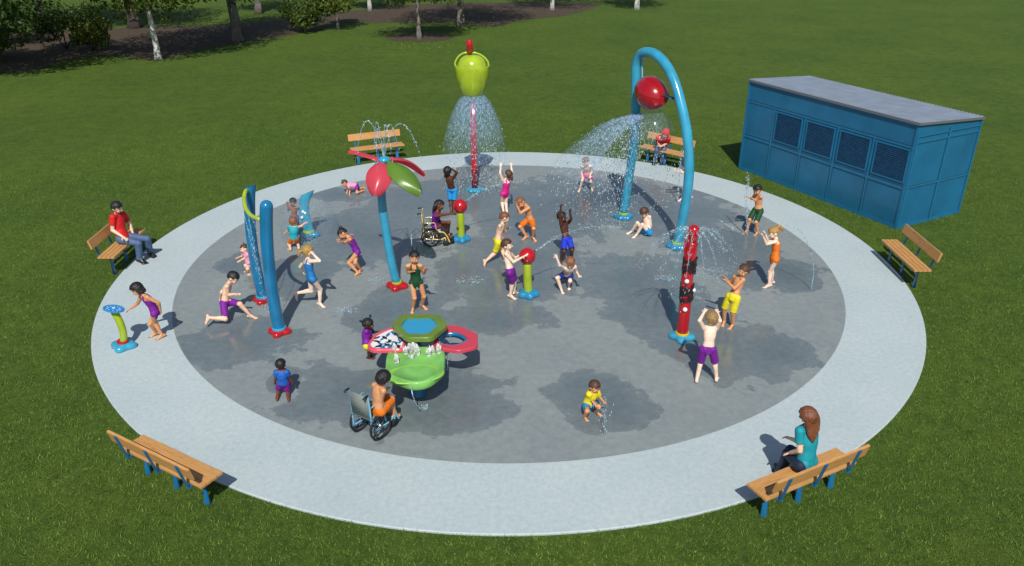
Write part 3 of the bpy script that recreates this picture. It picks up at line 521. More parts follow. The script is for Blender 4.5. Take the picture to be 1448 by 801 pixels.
def resample(P, n):
    P = [V((*p, 0)) for p in P]; c = sum(P, V()) / len(P); out = []
    for k in range(n):
        a = 2 * PI * k / n; d = V((math.cos(a), math.sin(a), 0)); best = 0
        for i in range(len(P)):
            p, q = P[i] - c, P[(i + 1) % len(P)] - c; e = q - p; den = d.x * e.y - d.y * e.x
            if abs(den) < 1e-9: continue
            s = (p.x * e.y - p.y * e.x) / den; u = (p.x * d.y - p.y * d.x) / den
            if s > 0 and -1e-6 <= u <= 1 + 1e-6: best = max(best, s)
        out.append((c.x + d.x * best, c.y + d.y * best))
    return out
def ring_from(bm, A, B, *a, **k): ringplate(bm, resample(A, 72), resample(B, 72), *a, **k)
HO = rnd(loc([(-1.95,-4.2),(-1.85,-3.85),(-1.2,-3.83),(-1.02,-4.18),(-1.25,-4.62),(-1.66,-4.62)]), .08); HI = rnd(loc([(-1.79,-4.22),(-1.72,-3.96),(-1.32,-3.95),(-1.18,-4.2),(-1.33,-4.50),(-1.64,-4.50)]), .05)
bm = bmesh.new(); ring_from(bm, HO, HI, .655, .735); bs = obj('basin', bm, OLIVE, t, angle=35)
bm = bmesh.new(); prism(bm, resample(grow(HI, .01), 48), .66, .69); obj('basin_floor', bm, paint('pool blue paint', (.04, .40, .66)), bs, smooth=False)
bm = bmesh.new(); prism(bm, resample(grow(HI, .004), 48), .692, .712); obj('pool_water', bm, mat('pool water', (.05, .40, .66), .06, alpha=.55, bump=.4, bscale=30), bs, smooth=False)
bm = bmesh.new(); prism(bm, resample(grow(HO, -.10), 48), .615, .654); obj('collar', bm, YEL, t, smooth=False)
bm = bmesh.new(); lathe(bm, [(.2, -.2), (.19, -.17), (.12, -.1), (.12, .5), (.2, .614)], (0, 0, 0), 32); obj('pedestal', bm, TEAL, t)
RO_ = rnd(loc([(-1.27,-3.95),(-1.08,-3.80),(-.88,-3.82),(-.55,-4.08),(-.53,-4.5),(-.82,-4.65),(-1.25,-4.52)]), .08); RI_ = rnd(loc([(-1.18,-4.25),(-1.10,-4.08),(-.90,-4.07),(-.73,-4.27),(-.86,-4.43),(-1.08,-4.42)]), .1); RI_ = grow(RI_, .045)
bm = bmesh.new(); ring_from(bm, RO_, RI_, .45, .51); rt = obj('red_tray', bm, glass('coral tray plastic', (.74, .09, .14), .08), t, angle=35)
bm = bmesh.new(); ring_from(bm, grow(RI_, -.002), grow(RI_, -.035), .42, .505); obj('tray_rim', bm, TEAL, rt)
WO = rnd(loc([(-2.32,-4.48),(-2.26,-4.12),(-2.0,-3.86),(-1.72,-3.98),(-1.70,-4.6),(-2.22,-4.62)]), .08); WI = grow(WO, -.055)
bm = bmesh.new(); ring_from(bm, WO, WI, .45, .51); wt = obj('patterned_tray', bm, paint('coral rim paint', (.72, .09, .13)), t, angle=35)
bm = bmesh.new(); prism(bm, resample(WI, 60), .455, .495); obj('tray_panel', bm, WHITE, wt, smooth=False)
g = random.Random(5)
for m_, n_, s_, col in (('teal', 26, 3, TEAL), ('black', 15, 4, BLACK)):
    bm = bmesh.new(); g = random.Random(s_)
    for k in range(n_):
        x = g.uniform(-.66, -.2); y = g.uniform(-.28, .24)
        if x < -.5 and y > .12: continue
        a = g.uniform(0, PI); l = g.uniform(.045, .085); w_ = l * .36; M = Matrix.Rotation(a, 3, 'Z'); z_ = .4955 + .0012 * (1 if col is BLACK else 0) + k * .00004
        q = [M @ V(p) + V((x, y, 0)) for p in ((-l, 0, 0), (-l * .3, w_, 0), (l * .5, w_ * .8, 0), (l, 0, 0), (l * .4, -w_, 0), (-l * .4, -w_ * .8, 0))]; prism(bm, [(p.x, p.y) for p in q], z_ - .004, z_)
    obj('leaf_motif', bm, col, wt, smooth=False)
LO = rnd(loc([(-1.98,-4.66),(-1.92,-4.40),(-1.16,-4.40),(-1.05,-4.56),(-1.02,-5.12),(-1.22,-5.45),(-1.47,-5.52),(-1.92,-5.25)]), .14, 6)
bm = bmesh.new(); A = resample(LO, 96); sc = lambda s, z, dy=0: [bm.verts.new((x * s, (y + .7) * s - .7 + dy, z)) for x, y in A]
LL = [sc(.93, .30), sc(1, .34), sc(1.0, .43), sc(.97, .46), sc(.90, .465), sc(.84, .435), sc(.4, .43)]
for X_, Y_ in zip(LL, LL[1:]):
    for k in range(96): bm.faces.new((X_[k], X_[(k + 1) % 96], Y_[(k + 1) % 96], Y_[k]))
bm.faces.new(LL[0][::-1]); bm.faces.new(LL[-1]); lt = obj('green_tray', bm, mat('green tray plastic', (.17, .44, .10), .5, var=.3, scale=2.5, coat=.1), t)
bm = bmesh.new(); E1 = [(.07 + .36 * math.cos(a), -.97 + .22 * math.sin(a) + .05 * math.cos(a)) for a in [2 * PI * k / 72 for k in range(72)]]; E2 = [(.07 + .46 * math.cos(a), -.96 + .27 * math.sin(a) + .05 * math.cos(a)) for a in [2 * PI * k / 72 for k in range(72)]]; E3 = [(.07 + .33 * math.cos(a), -.945 + .245 * math.sin(a) + .04 * math.cos(a)) for a in [2 * PI * k / 72 for k in range(72)]]; ringplate(bm, E2, E3, .425, .441); obj('swirl_rim', bm, paint('yellow green paint', (.24, .50, .07), .5), lt, angle=35)
bm = bmesh.new(); lathe(bm, [(.15, -.2), (.13, -.12), (.10, .30)], (.05, -.52, 0), 24); obj('pedestal', bm, TEAL, t)
BJ = [(555, 493, -.30, -.20, .15), (573, 499, -.13, -.24, .12), (579, 497, -.06, -.18, .17), (586, 492, .0, -.22, .2), (591, 496, .06, -.27, .17), (608, 500, .24, -.30, .12), (614, 496, .30, -.24, .13), (624, 493, .40, -.22, .15), (560, 510, -.24, -.5, .13), (584, 505, -.02, -.38, .06)]
WJ = ('leftmost at the back', 'small one beside the middle cluster', 'left one of the middle cluster', 'tallest one of the middle cluster', 'right one of the middle cluster', 'small slanting one on the right', 'second from the right', 'rightmost at the back', 'single one at the left front', 'lowest one in the centre')
for (a, b_, x, y, hh), w_ in zip(BJ, WJ):
    bm = bmesh.new(); g = random.Random(a); hh *= 1.15; rings(bm, [(0, 0, 0), (0, 0, hh * .3), (g.uniform(-.01, .01), 0, hh * .7), (g.uniform(-.02, .02), 0, hh)], [.036, .044, .034, .008], 10)
    for _ in range(4): x_, y_ = g.uniform(-.03, .03), g.uniform(-.03, .03); h_ = hh * g.uniform(.5, 1.15); rings(bm, [(x_, y_, 0), (x_ * 1.3, y_, h_ * .5), (x_ * 1.5, y_, h_)], [.014, .013, .003], 6)
    for v_ in bm.verts: v_.co += V((noise.noise(v_.co * 30), noise.noise(v_.co * 31 + V((5, 0, 0))), 0)) * .012
    o = obj('bubbler_jet', bm, FOAM); o.location = (O[0] + .045 + x, O[1] - .35 + y - .12, .642); tag(o, f'white bubbling water jet on the green tray, {w_}', 'water jet', 'white bubbling jets on the green tray')
jet([(-1.45, -5.86, .63), (-1.42, -5.90, .45), (-1.37, -5.80, .2), (-1.32, -5.62, .02)], 'thin stream falling off the front edge of the green tray', 30, .006, .007, tube=.010, m=DROP)
jet([(-1.0, -4.65, .64), (-1.0, -4.68, .3), (-1.0, -4.7, .02)], 'thin stream falling through the hole of the red tray', 20, .01, .006, tube=.006)
# ground jets
jet([(5.59, 1.42, .01), (5.52, 1.42, .5), (5.45, 1.42, 1.0), (5.42, 1.42, 1.5)], 'upright jet of water beside the boy in dark green shorts', 150, .02, .010, tube=.011)
jet([(6.13, -1.42, .01), (6.10, -1.45, .45), (5.95, -1.48, .9), (5.72, -1.5, 1.28), (5.48, -1.5, 1.43), (5.2, -1.48, 1.4)], 'high curved jet arching to the ponytail of the girl in the orange swimsuit', 60, .006, .006, tube=.011)
jet([(4.95, 1.75, .3), (5.15, 1.6, .2), (5.55, 1.5, .02)], 'short slanting jet at the feet of the boy in dark green shorts', 40, .012, .007, tube=.008)
jet([(1.43, -6.35, .01), (1.42, -6.2, .3), (1.40, -6.0, .5)], 'low sparkling jet beside the crouching toddler in yellow', 55, .05, .007, tube=.003)
jet([(4.38, 3.75, .01), (4.38, 3.75, .5), (4.37, 3.75, 1.0), (4.36, 3.75, 1.4)], 'upright jet just left of the arch front leg', 140, .02, .010, tube=.010)
jet([(-1.80, -2.3, 1.38), (-1.80, -2.28, 1.48), (-1.80, -2.26, 1.6)], 'thin jet above the hair of the girl in the green swimsuit', 30, .008, .006, tube=.006)
# ------------------------------------------------------------------ benches
WOOD, nt, b, _, _ = nodes('oiled timber'); tc = nt.nodes.new('ShaderNodeTexCoord').outputs['Object']; mp = nt.nodes.new('ShaderNodeMapping'); mp.inputs['Scale'].default_value = (1.2, 14, 14); nt.links.new(tc, mp.inputs[0])
nt.links.new(ramp_n(nt, noise_n(nt, mp.outputs[0], 3, 6, .7, 1.2), [(.3, (.36, .17, .055)), (.5, (.52, .27, .09)), (.72, (.62, .35, .13))]), b.inputs['Base Color']); b.inputs['Roughness'].default_value = .5; bump_n(nt, noise_n(nt, mp.outputs[0], 6, 4), .3, .004, b)
BLEG = paint('bench blue paint', (.01, .13, .30), .35)
def bench():
    t = thing('park_bench', (0, 0, 0), 0, 'x', 'bench', 'timber benches around the pad')
    bm = bmesh.new()
    for k in range(4): box(bm, (0, -.1335 + .089 * k, .45), (1.6, .083, .04), bev=.006)
    obj('seat', bm, WOOD, t, smooth=False)
    bm = bmesh.new(); R = Matrix.Rotation(R_(-14), 3, 'X'); box(bm, (0, .272, .735), (1.6, .038, .20), R, .006); obj('backrest', bm, WOOD, t, smooth=False)
    for x in (-.6, 0, .6):
        bm = bmesh.new(); rings(bm, [(x, 0, 0), (x, 0, .425)], .045, 16); obj('leg', bm, BLEG, t, angle=50)
        bm = bmesh.new(); box(bm, (x, .04, .418), (.05, .40, .022), bev=.003); box(bm, (x, .275, .625), (.05, .02, .42), Matrix.Rotation(R_(-14), 3, 'X'), .003); obj('back_support', bm, BLEG, t, smooth=False)
    return t
def dup(r, loc, rz, label, parent=None):
    c = r.copy(); COL.objects.link(c); c.location = loc; c.rotation_euler = (0, 0, rz); c['label'] = label
    for ch in list(r.children): d = ch.copy(); COL.objects.link(d); d.parent = c
    return c
B0 = bench(); GZ = -.035
for i, (x, y, a, l) in enumerate([(3.85, -7.63, 180 + 27.5, 'timber bench at the lower right, with the long-haired woman on it'), (-4.49, -7.36, 180 - 30.5, 'empty timber bench at the lower left edge of the apron'),
    (8.31, -.62, 270, 'empty timber bench at the right, beside the corner of the blue building'), (-8.40, .045, 90, 'timber bench at the far left, with the man in the red shirt on it'),
    (-3.99, 7.41, 24, 'empty timber bench at the back left, behind the flower pole'), (4.60, 6.98, -41.8, 'timber bench at the back right, seen through the falling water')]):
    if i == 0: B0.location = (x, y, GZ + .01); B0.rotation_euler = (0, 0, R_(a)); B0['label'] = l
    else: dup(B0, (x, y, GZ + .01), R_(a), l)
# ------------------------------------------------------------------ building
BW = mat('blue painted steel', (.010, .125, .25), .42, var=.16, scale=1.3, bump=.12, bscale=9, coat=.15); BF = mat('blue frame steel', (.012, .14, .275), .4, var=.1, scale=4); BD = mat('dark seam', (.005, .05, .10), .8)
LV = mat('dark blue louvre', (.006, .05, .12), .5, var=.3, scale=12); RF = mat('grey corrugated roofing', (.16, .20, .26), .7, 0., var=.12, scale=3); RTR = mat('roof trim', (.12, .13, .15), .6)
t = thing('utility_building', (6.76, 6.72, -.035), math.atan2(-4.77, 2.57), 'long blue metal utility building with four louvred openings and a grey corrugated roof', 'building'); LN, WD, HF, HB_ = 5.42, 2.35, 2.56, 2.42
bm = bmesh.new(); A = [bm.verts.new(p) for p in ((0, 0, 0), (LN, 0, 0), (LN, WD, 0), (0, WD, 0), (0, 0, HF), (LN, 0, HF), (LN, WD, HB_), (0, WD, HB_))]
for f in ((0, 1, 5, 4), (1, 2, 6, 5), (2, 3, 7, 6), (3, 0, 4, 7), (4, 5, 6, 7), (3, 2, 1, 0)): bm.faces.new([A[i] for i in f])
obj('wall', bm, BW, t, smooth=False)
pw = LN / 5; bm = bmesh.new()
for k in range(6): box(bm, (min(max(k * pw, .035), LN - .035), -.010, 1.0), (.07 if k in (0, 5) else .05, .018, 2.0), bev=.003)
for z, hh in ((.04, .08), (1.0, .05), (1.09, .03), (2.0, .05)): box(bm, (LN / 2, -.007, z), (LN, .013, hh), bev=.002)
for k in range(3): box(bm, (LN + .010, min(max(k * WD / 2, .035), WD - .035), 1.18), (.019, .06, 2.36), bev=.003)
for z, hh in ((.04, .08), (1.03, .045), (2.12, .04), (2.26, .03)): box(bm, (LN + .007, WD / 2, z), (.013, WD, hh), bev=.002)
box(bm, (LN / 2, -.012, 2.52), (LN, .022, .05)); box(bm, (.02, -.012, 1.28), (.05, .0235, 2.55)); box(bm, (LN - .02, -.012, 1.28), (.05, .0235, 2.55)); obj('wall_frame', bm, BF, t, smooth=False)
bm = bmesh.new()
for k in range(5):
    for x in (k * pw + .036, (k + 1) * pw - .036): box(bm, (x, -.004, .54), (.012, .012, .86))
    box(bm, (k * pw + pw / 2, -.004, .962), (pw - .07, .012, .014))
box(bm, (LN / 2, -.004, 2.036), (LN - .1, .014, .018))
for y in (.062, WD / 2 - .04, WD / 2 + .04, WD - .062): box(bm, (LN + .004, y, 1.2), (.012, .01, 2.3))
for z in (1.06, 1.0, 2.09, 2.235): box(bm, (LN + .004, WD / 2, z), (.012, WD - .1, .012))
obj('panel_seams', bm, BD, t, smooth=False)
for k in range(1, 5):
    x0, x1 = k * pw + .10, (k + 1) * pw - .08; bm = bmesh.new(); box(bm, ((x0 + x1) / 2, -.006, 1.54), (x1 - x0, .02, .78)); w_ = obj('louvre_window', bm, LV, t, smooth=False)
    bm = bmesh.new()
    for j in range(17): box(bm, ((x0 + x1) / 2, -.022, 1.18 + j * .045), (x1 - x0 - .04, .02, .012), Matrix.Rotation(R_(35), 3, 'X'))
    obj('louvre_blades', bm, LV, w_, smooth=False); bm = bmesh.new()
    for x in (x0, x1): box(bm, (x, -.02, 1.54), (.03, .03, .80))
    for z in (1.15, 1.93): box(bm, ((x0 + x1) / 2, -.0205, z), (x1 - x0 + .03, .028, .03))
    obj('window_frame', bm, BF, w_, smooth=False)
bm = bmesh.new(); n = 270; ov = .03; Ts = []; Bs = []
for k in range(n + 1):
    x = -ov + (LN + 2 * ov) * k / n; dz = .024 * math.sin(k * PI / 2.5)
    Ts.append([bm.verts.new((x, y, HF + .03 + dz - (y / WD) * (HF - HB_))) for y in (-ov, WD + ov)]); Bs.append([bm.verts.new((x, y, HF + .012 + dz - (y / WD) * (HF - HB_))) for y in (-ov, WD + ov)])
for k in range(n):
    a, b_, c, d = Ts[k], Ts[k + 1], Bs[k], Bs[k + 1]; bm.faces.new((a[0], b_[0], b_[1], a[1])); bm.faces.new((c[0], c[1], d[1], d[0])); bm.faces.new((a[0], c[0], d[0], b_[0])); bm.faces.new((a[1], b_[1], d[1], c[1]))
for k in (0, n): bm.faces.new((Ts[k][0], Ts[k][1], Bs[k][1], Bs[k][0]))
rf = obj('roof', bm, RF, t, smooth=False); bm = bmesh.new(); box(bm, (LN / 2, -ov - .012, HF + .012), (LN + 2 * ov + .04, .02, .06)); sl = math.atan2(HF - HB_, WD)
box(bm, (LN + ov + .012, WD / 2, (HF + HB_) / 2 + .012), (.02, WD + 2 * ov, .055), Matrix.Rotation(-sl, 3, 'X')); obj('roof_trim', bm, RTR, rf, smooth=False)
# ------------------------------------------------------------------ wheelchairs
def wheelchair(x, y, rz, r, sz, fm, label, fabric):
    t = thing('wheelchair', (x, y, Z0), rz, label, 'wheelchair', 'wheelchairs on the pad'); hw = .195
    for s in (1, -1):
        c = V((0, s * hw, r)); bm = bmesh.new(); Rm = Matrix.Rotation(PI / 2, 3, 'X'); lathe(bm, [(r - .028, -.014), (r - .006, -.016), (r, 0), (r - .006, .016), (r - .028, .014)], c, 40, Rm, close=True); w_ = obj('wheel', bm, RUB, t)
        bm = bmesh.new(); lathe(bm, [(.028, -.02), (.028, .02), (0, .022), ], c, 12, Rm); lathe(bm, [(0, -.022), (.028, -.02)], c, 12, Rm)
        for k in range(10):
            a = 2 * PI * k / 10; rings(bm, [c + V((math.cos(a) * .02, .012 * (-1) ** k, math.sin(a) * .02)), c + V((math.cos(a) * (r - .027), 0, math.sin(a) * (r - .027)))], .0035, 5)
        obj('spokes', bm, STEEL, w_); bm = bmesh.new(); lathe(bm, [(r - .05 + .008 * math.cos(a), .04 * s + .008 * math.sin(a)) for a in [2 * PI * k / 8 for k in range(8)]], c, 36, Matrix.Rotation(-PI / 2, 3, 'X'), close=True); obj('push_rim', bm, BLACK, w_)
        q = V((.33, s * .17, .075)); bm = bmesh.new(); lathe(bm, [(0, -.014), (.07, -.014), (.075, 0), (.07, .014), (0, .014)], q, 20, Rm); obj('caster', bm, RUB, t)
        bm = bmesh.new(); y_ = s * .18; T = lambda P, rr=.0155: rings(bm, cr([(a, y_, b_) for a, b_ in P], 5), rr, 8)
        T([(-.16, sz - .02), (.12, sz - .02), (.28, sz - .03), (.34, sz - .1), (.38, .2), (.42, .09)]); T([(-.16, sz - .02), (-.17, sz + .2), (-.185, sz + .43)], .014); T([(-.17, r - .04), (.0, r - .05), (.22, r - .06), (.31, r - .02), (.33, .14)]); T([(.12, sz - .02), (.14, r)]); T([(-.17, sz), (-.16, r - .05)])
        T([(-.15, sz + .2), (.0, sz + .2), (.1, sz + .19), (.13, sz)], .011); obj('side_frame', bm, fm, t)
        bm = bmesh.new(); rings(bm, [(-.185, y_, sz + .43), (-.24, y_, sz + .435), (-.28, y_, sz + .42)], .017, 10); obj('handle', bm, BLACK, t)
        bm = bmesh.new(); box(bm, (.45, s * .09, .09), (.14, .13, .015), Matrix.Rotation(R_(-12), 3, 'Y'), .004); obj('footrest', bm, BLACK, t, smooth=False)
    bm = bmesh.new(); box(bm, (.03, 0, sz - .01), (.38, .36, .035), bev=.01); obj('seat', bm, fabric, t); bm = bmesh.new(); box(bm, (-.178, 0, sz + .21), (.022, .36, .40), Matrix.Rotation(R_(-4), 3, 'Y'), .008); obj('backrest', bm, fabric, t)
    bm = bmesh.new(); rings(bm, [(0, -hw, r), (0, hw, r)], .014, 8); rings(bm, [(.05, -.18, sz - .04), (.05, .18, r - .04)], .01, 8); rings(bm, [(.05, .18, sz - .04), (.05, -.18, r - .04)], .01, 8); obj('axle', bm, fm, t)
    return t
wheelchair(-2.03, -6.21, math.atan2(.84, .54), .225, .41, LTBLUE, 'light blue framed wheelchair with grey back, holding the boy near the front edge', GREYFAB)
wheelchair(-1.79, 1.0, R_(4), .225, .37, CREAM, 'cream yellow framed wheelchair holding the long-haired girl by the farther red ball', mat('pale seat fabric', (.35, .36, .34), .8))
POSE = {"man":[[-8.367,0.085,1.234],[-8.435,0.15,1.056],[-8.355,0.045,0.547],[-8.367,0.303,0.984],[-8.348,0.42,0.721],[-8.234,0.244,0.579],[-8.448,-0.032,1.052],[-8.491,-0.07,0.77],[-8.276,-0.142,0.657],[-7.929,0.217,0.451],[-7.991,0.341,0.083],[-7.849,0.211,0.033],[-7.99,-0.091,0.475],[-8.066,-0.038,0.089],[-7.896,-0.124,0.032]],
"disc_girl":[[-6.488,-3.428,1.027],[-6.391,-3.439,0.918],[-6.269,-3.405,0.567],[-6.291,-3.522,0.913],[-6.149,-3.459,0.777],[-6.172,-3.406,0.605],[-6.478,-3.365,0.856],[-6.594,-3.315,0.692],[-6.742,-3.32,0.588],[-6.359,-3.343,0.324],[-6.278,-3.333,0.059],[-6.37,-3.434,0.021],[-6.422,-3.377,0.316],[-6.412,-3.26,0.062],[-6.532,-3.328,0.02]],
"runner":[[-5.134,-2.508,0.808],[-5.231,-2.511,0.694],[-5.332,-2.59,0.327],[-5.258,-2.396,0.627],[-5.398,-2.51,0.509],[-5.473,-2.431,0.355],[-5.225,-2.646,0.694],[-5.256,-2.59,0.49],[-5.083,-2.648,0.538],[-5.041,-2.627,0.319],[-4.895,-2.603,0.065],[-4.752,-2.614,0.021],[-5.261,-2.889,0.142],[-5.541,-2.938,0.198],[-5.574,-2.995,0.061]],
"pole_toddler":[[-5.58,-0.48,0.514],[-5.553,-0.499,0.421],[-5.514,-0.527,0.169],[-5.502,-0.571,0.418],[-5.596,-0.545,0.317],[-5.654,-0.653,0.316],[-5.604,-0.44,0.38],[-5.695,-0.378,0.293],[-5.737,-0.491,0.317],[-5.475,-0.768,0.184],[-5.442,-0.654,0.038],[-5.517,-0.718,0.018],[-5.543,-0.677,0.216],[-5.574,-0.577,0.052],[-5.658,-0.545,0.017]],
"fin_boy":[[-5.002,1.468,0.841],[-5.013,1.496,0.724],[-5.045,1.563,0.418],[-4.912,1.479,0.696],[-4.903,1.625,0.604],[-4.874,1.572,0.745],[-5.108,1.544,0.705],[-5.183,1.638,0.581],[-5.173,1.608,0.73],[-4.979,1.366,0.272],[-5.017,1.45,0.053],[-4.985,1.339,0.019],[-5.079,1.369,0.27],[-5.133,1.45,0.053],[-5.117,1.336,0.019]],
"fin_toddler":[[-4.832,0.725,0.65],[-4.827,0.706,0.543],[-4.861,0.698,0.259],[-4.924,0.712,0.523],[-4.992,0.798,0.411],[-5.076,0.874,0.332],[-4.738,0.733,0.512],[-4.637,0.637,0.583],[-4.586,0.765,0.598],[-5.014,0.792,0.085],[-4.936,0.594,0.049],[-5.005,0.668,0.016],[-4.841,0.865,0.11],[-4.77,0.677,0.05],[-4.806,0.776,0.02]],
"blue_girl":[[-3.801,-2.068,1.15],[-3.819,-2.069,1.001],[-3.775,-2.134,0.617],[-3.897,-1.976,0.943],[-4.024,-1.942,0.773],[-4.022,-1.835,0.618],[-3.746,-2.183,0.992],[-3.552,-2.261,1.039],[-3.682,-2.17,1.141],[-3.834,-2.063,0.311],[-4.123,-2.061,0.267],[-4.107,-2.064,0.118],[-3.655,-2.066,0.351],[-3.689,-2.098,0.064],[-3.568,-2.174,0.021]],
"bun_girl":[[-3.462,-0.54,0.885],[-3.35,-0.541,0.802],[-3.203,-0.547,0.473],[-3.294,-0.658,0.799],[-3.436,-0.57,0.693],[-3.483,-0.718,0.772],[-3.299,-0.422,0.791],[-3.439,-0.317,0.699],[-3.534,-0.46,0.727],[-3.369,-0.662,0.265],[-3.195,-0.679,0.059],[-3.286,-0.773,0.02],[-3.227,-0.686,0.282],[-3.159,-0.544,0.06],[-3.229,-0.655,0.021]],
"baby":[[-4.414,4.424,0.291],[-4.344,4.414,0.229],[-4.121,4.489,0.195],[-4.296,4.344,0.22],[-4.293,4.398,0.099],[-4.289,4.305,0.03],[-4.353,4.49,0.191],[-4.379,4.56,0.081],[-4.384,4.457,0.032],[-4.09,4.331,0.053],[-3.978,4.473,0.053],[-3.92,4.535,0.02],[-4.112,4.634,0.043],[-4.004,4.775,0.047],[-3.941,4.714,0.021]],
"green_girl":[[-1.758,-2.347,1.151],[-1.771,-2.323,1.004],[-1.758,-2.316,0.616],[-1.642,-2.357,0.981],[-1.606,-2.264,0.791],[-1.552,-2.39,0.921],[-1.899,-2.348,0.97],[-1.913,-2.235,0.788],[-1.819,-2.375,0.873],[-1.622,-2.315,0.319],[-1.68,-2.185,0.063],[-1.573,-2.28,0.022],[-1.794,-2.408,0.328],[-1.845,-2.297,0.063],[-1.859,-2.439,0.022]],
"table_toddler":[[-2.352,-4.184,0.746],[-2.371,-4.172,0.645],[-2.378,-4.253,0.39],[-2.348,-4.097,0.591],[-2.319,-3.998,0.484],[-2.24,-4.082,0.545],[-2.375,-4.266,0.65],[-2.368,-4.2,0.517],[-2.279,-4.288,0.553],[-2.348,-4.118,0.201],[-2.395,-4.009,0.04],[-2.309,-4.059,0.019],[-2.365,-4.174,0.223],[-2.411,-4.09,0.045],[-2.314,-4.097,0.018]],
"shirt_toddler":[[-3.56,-5.23,0.602],[-3.55,-5.252,0.51],[-3.564,-5.232,0.264],[-3.629,-5.282,0.489],[-3.667,-5.249,0.364],[-3.702,-5.209,0.258],[-3.468,-5.269,0.484],[-3.455,-5.221,0.358],[-3.435,-5.19,0.245],[-3.68,-5.164,0.096],[-3.661,-5.338,0.043],[-3.693,-5.252,0.018],[-3.532,-5.18,0.08],[-3.481,-5.354,0.042],[-3.502,-5.266,0.017]],
"chair_boy":[[-1.771,-6.289,1.037],[-1.831,-6.265,0.896],[-1.885,-6.295,0.498],[-1.929,-6.179,0.843],[-1.838,-6.104,0.654],[-1.801,-5.919,0.606],[-1.763,-6.385,0.879],[-1.833,-6.32,0.678],[-1.781,-6.242,0.506],[-1.785,-5.971,0.501],[-1.779,-5.918,0.202],[-1.701,-5.797,0.148],[-1.717,-6.044,0.505],[-1.71,-6.003,0.203],[-1.632,-5.881,0.149]],
"chair_girl":[[-1.569,0.933,0.954],[-1.613,0.877,0.821],[-1.682,0.994,0.458],[-1.6,1.008,0.793],[-1.624,1.022,0.579],[-1.53,0.86,0.597],[-1.629,0.753,0.775],[-1.44,0.676,0.838],[-1.264,0.626,0.883],[-1.392,1.178,0.452],[-1.421,1.225,0.164],[-1.334,1.333,0.116],[-1.406,1.06,0.441],[-1.45,1.165,0.166],[-1.321,1.113,0.122]],
"sky_boy":[[-1.518,2.879,1.127],[-1.493,2.902,0.981],[-1.437,3.006,0.609],[-1.586,2.995,0.947],[-1.574,2.83,1.083],[-1.516,3.002,1.136],[-1.364,2.868,0.966],[-1.279,2.764,1.133],[-1.411,2.894,1.17],[-1.48,3.03,0.305],[-1.463,2.868,0.064],[-1.46,3.012,0.022],[-1.388,3.0,0.304],[-1.372,2.837,0.063],[-1.356,2.98,0.022]],
"pink_girl":[[-0.032,2.927,1.029],[-0.073,2.966,0.896],[-0.116,2.953,0.526],[-0.176,2.891,0.89],[-0.231,2.847,1.084],[-0.214,2.965,1.221],[-0.0,3.067,0.859],[0.06,3.018,1.05],[0.041,3.151,1.171],[-0.195,3.035,0.262],[-0.149,2.839,0.066],[-0.196,2.965,0.019],[-0.096,3.04,0.237],[-0.067,2.819,0.066],[-0.107,2.947,0.019]],
"orange_boy":[[0.26,1.341,0.876],[0.376,1.39,0.785],[0.482,1.424,0.393],[0.444,1.27,0.761],[0.251,1.22,0.657],[0.182,1.221,0.841],[0.335,1.517,0.743],[0.211,1.581,0.57],[0.212,1.535,0.761],[0.557,1.059,0.346],[0.546,1.198,0.071],[0.622,1.073,0.025],[0.245,1.236,0.32],[0.396,1.285,0.063],[0.277,1.195,0.022]],
"yellow_runner":[[-0.103,0.099,0.988],[-0.15,0.066,0.849],[-0.249,0.006,0.477],[-0.11,0.179,0.789],[-0.106,0.262,0.592],[-0.028,0.434,0.602],[-0.199,-0.059,0.854],[-0.217,0.003,0.65],[-0.134,0.083,0.501],[-0.152,0.178,0.211],[-0.086,-0.065,0.069],[0.019,0.029,0.021],[-0.314,0.009,0.194],[-0.515,-0.176,0.083],[-0.505,-0.312,0.018]],
"cannon_boy":[[-0.036,-1.729,1.137],[-0.03,-1.72,0.988],[0.034,-1.845,0.628],[0.023,-1.614,0.92],[0.121,-1.523,0.753],[0.239,-1.6,0.878],[-0.049,-1.854,0.995],[0.091,-1.863,0.832],[0.25,-1.871,0.932],[0.11,-1.677,0.349],[0.106,-1.619,0.065],[0.186,-1.504,0.019],[0.07,-1.788,0.355],[0.028,-1.765,0.066],[0.152,-1.833,0.021]],
"arms_boy":[[1.14,0.163,0.977],[1.183,0.207,0.84],[1.252,0.108,0.47],[1.289,0.279,0.795],[1.336,0.125,0.936],[1.302,0.067,1.113],[1.116,0.09,0.836],[1.086,0.041,1.044],[1.098,0.012,1.23],[1.357,-0.106,0.317],[1.365,0.033,0.06],[1.408,-0.104,0.024],[1.181,-0.204,0.33],[1.131,-0.079,0.066],[1.13,-0.22,0.025]],
"crouch_boy":[[1.216,-1.517,0.665],[1.213,-1.469,0.53],[1.181,-1.222,0.247],[1.327,-1.41,0.522],[1.368,-1.298,0.354],[1.395,-1.477,0.368],[1.086,-1.451,0.519],[1.004,-1.598,0.637],[0.941,-1.613,0.807],[1.226,-1.514,0.256],[1.22,-1.295,0.069],[1.226,-1.428,0.027],[0.971,-1.476,0.303],[1.055,-1.466,0.048],[1.082,-1.604,0.02]],
"magenta_boy":[[2.032,4.567,0.846],[2.058,4.621,0.715],[2.108,4.816,0.397],[2.185,4.627,0.698],[2.219,4.735,0.526],[2.162,4.581,0.448],[1.939,4.657,0.684],[1.923,4.771,0.513],[1.956,4.614,0.427],[2.185,4.551,0.287],[2.228,4.713,0.061],[2.238,4.576,0.022],[1.944,4.542,0.329],[1.905,4.628,0.063],[1.858,4.5,0.02]],
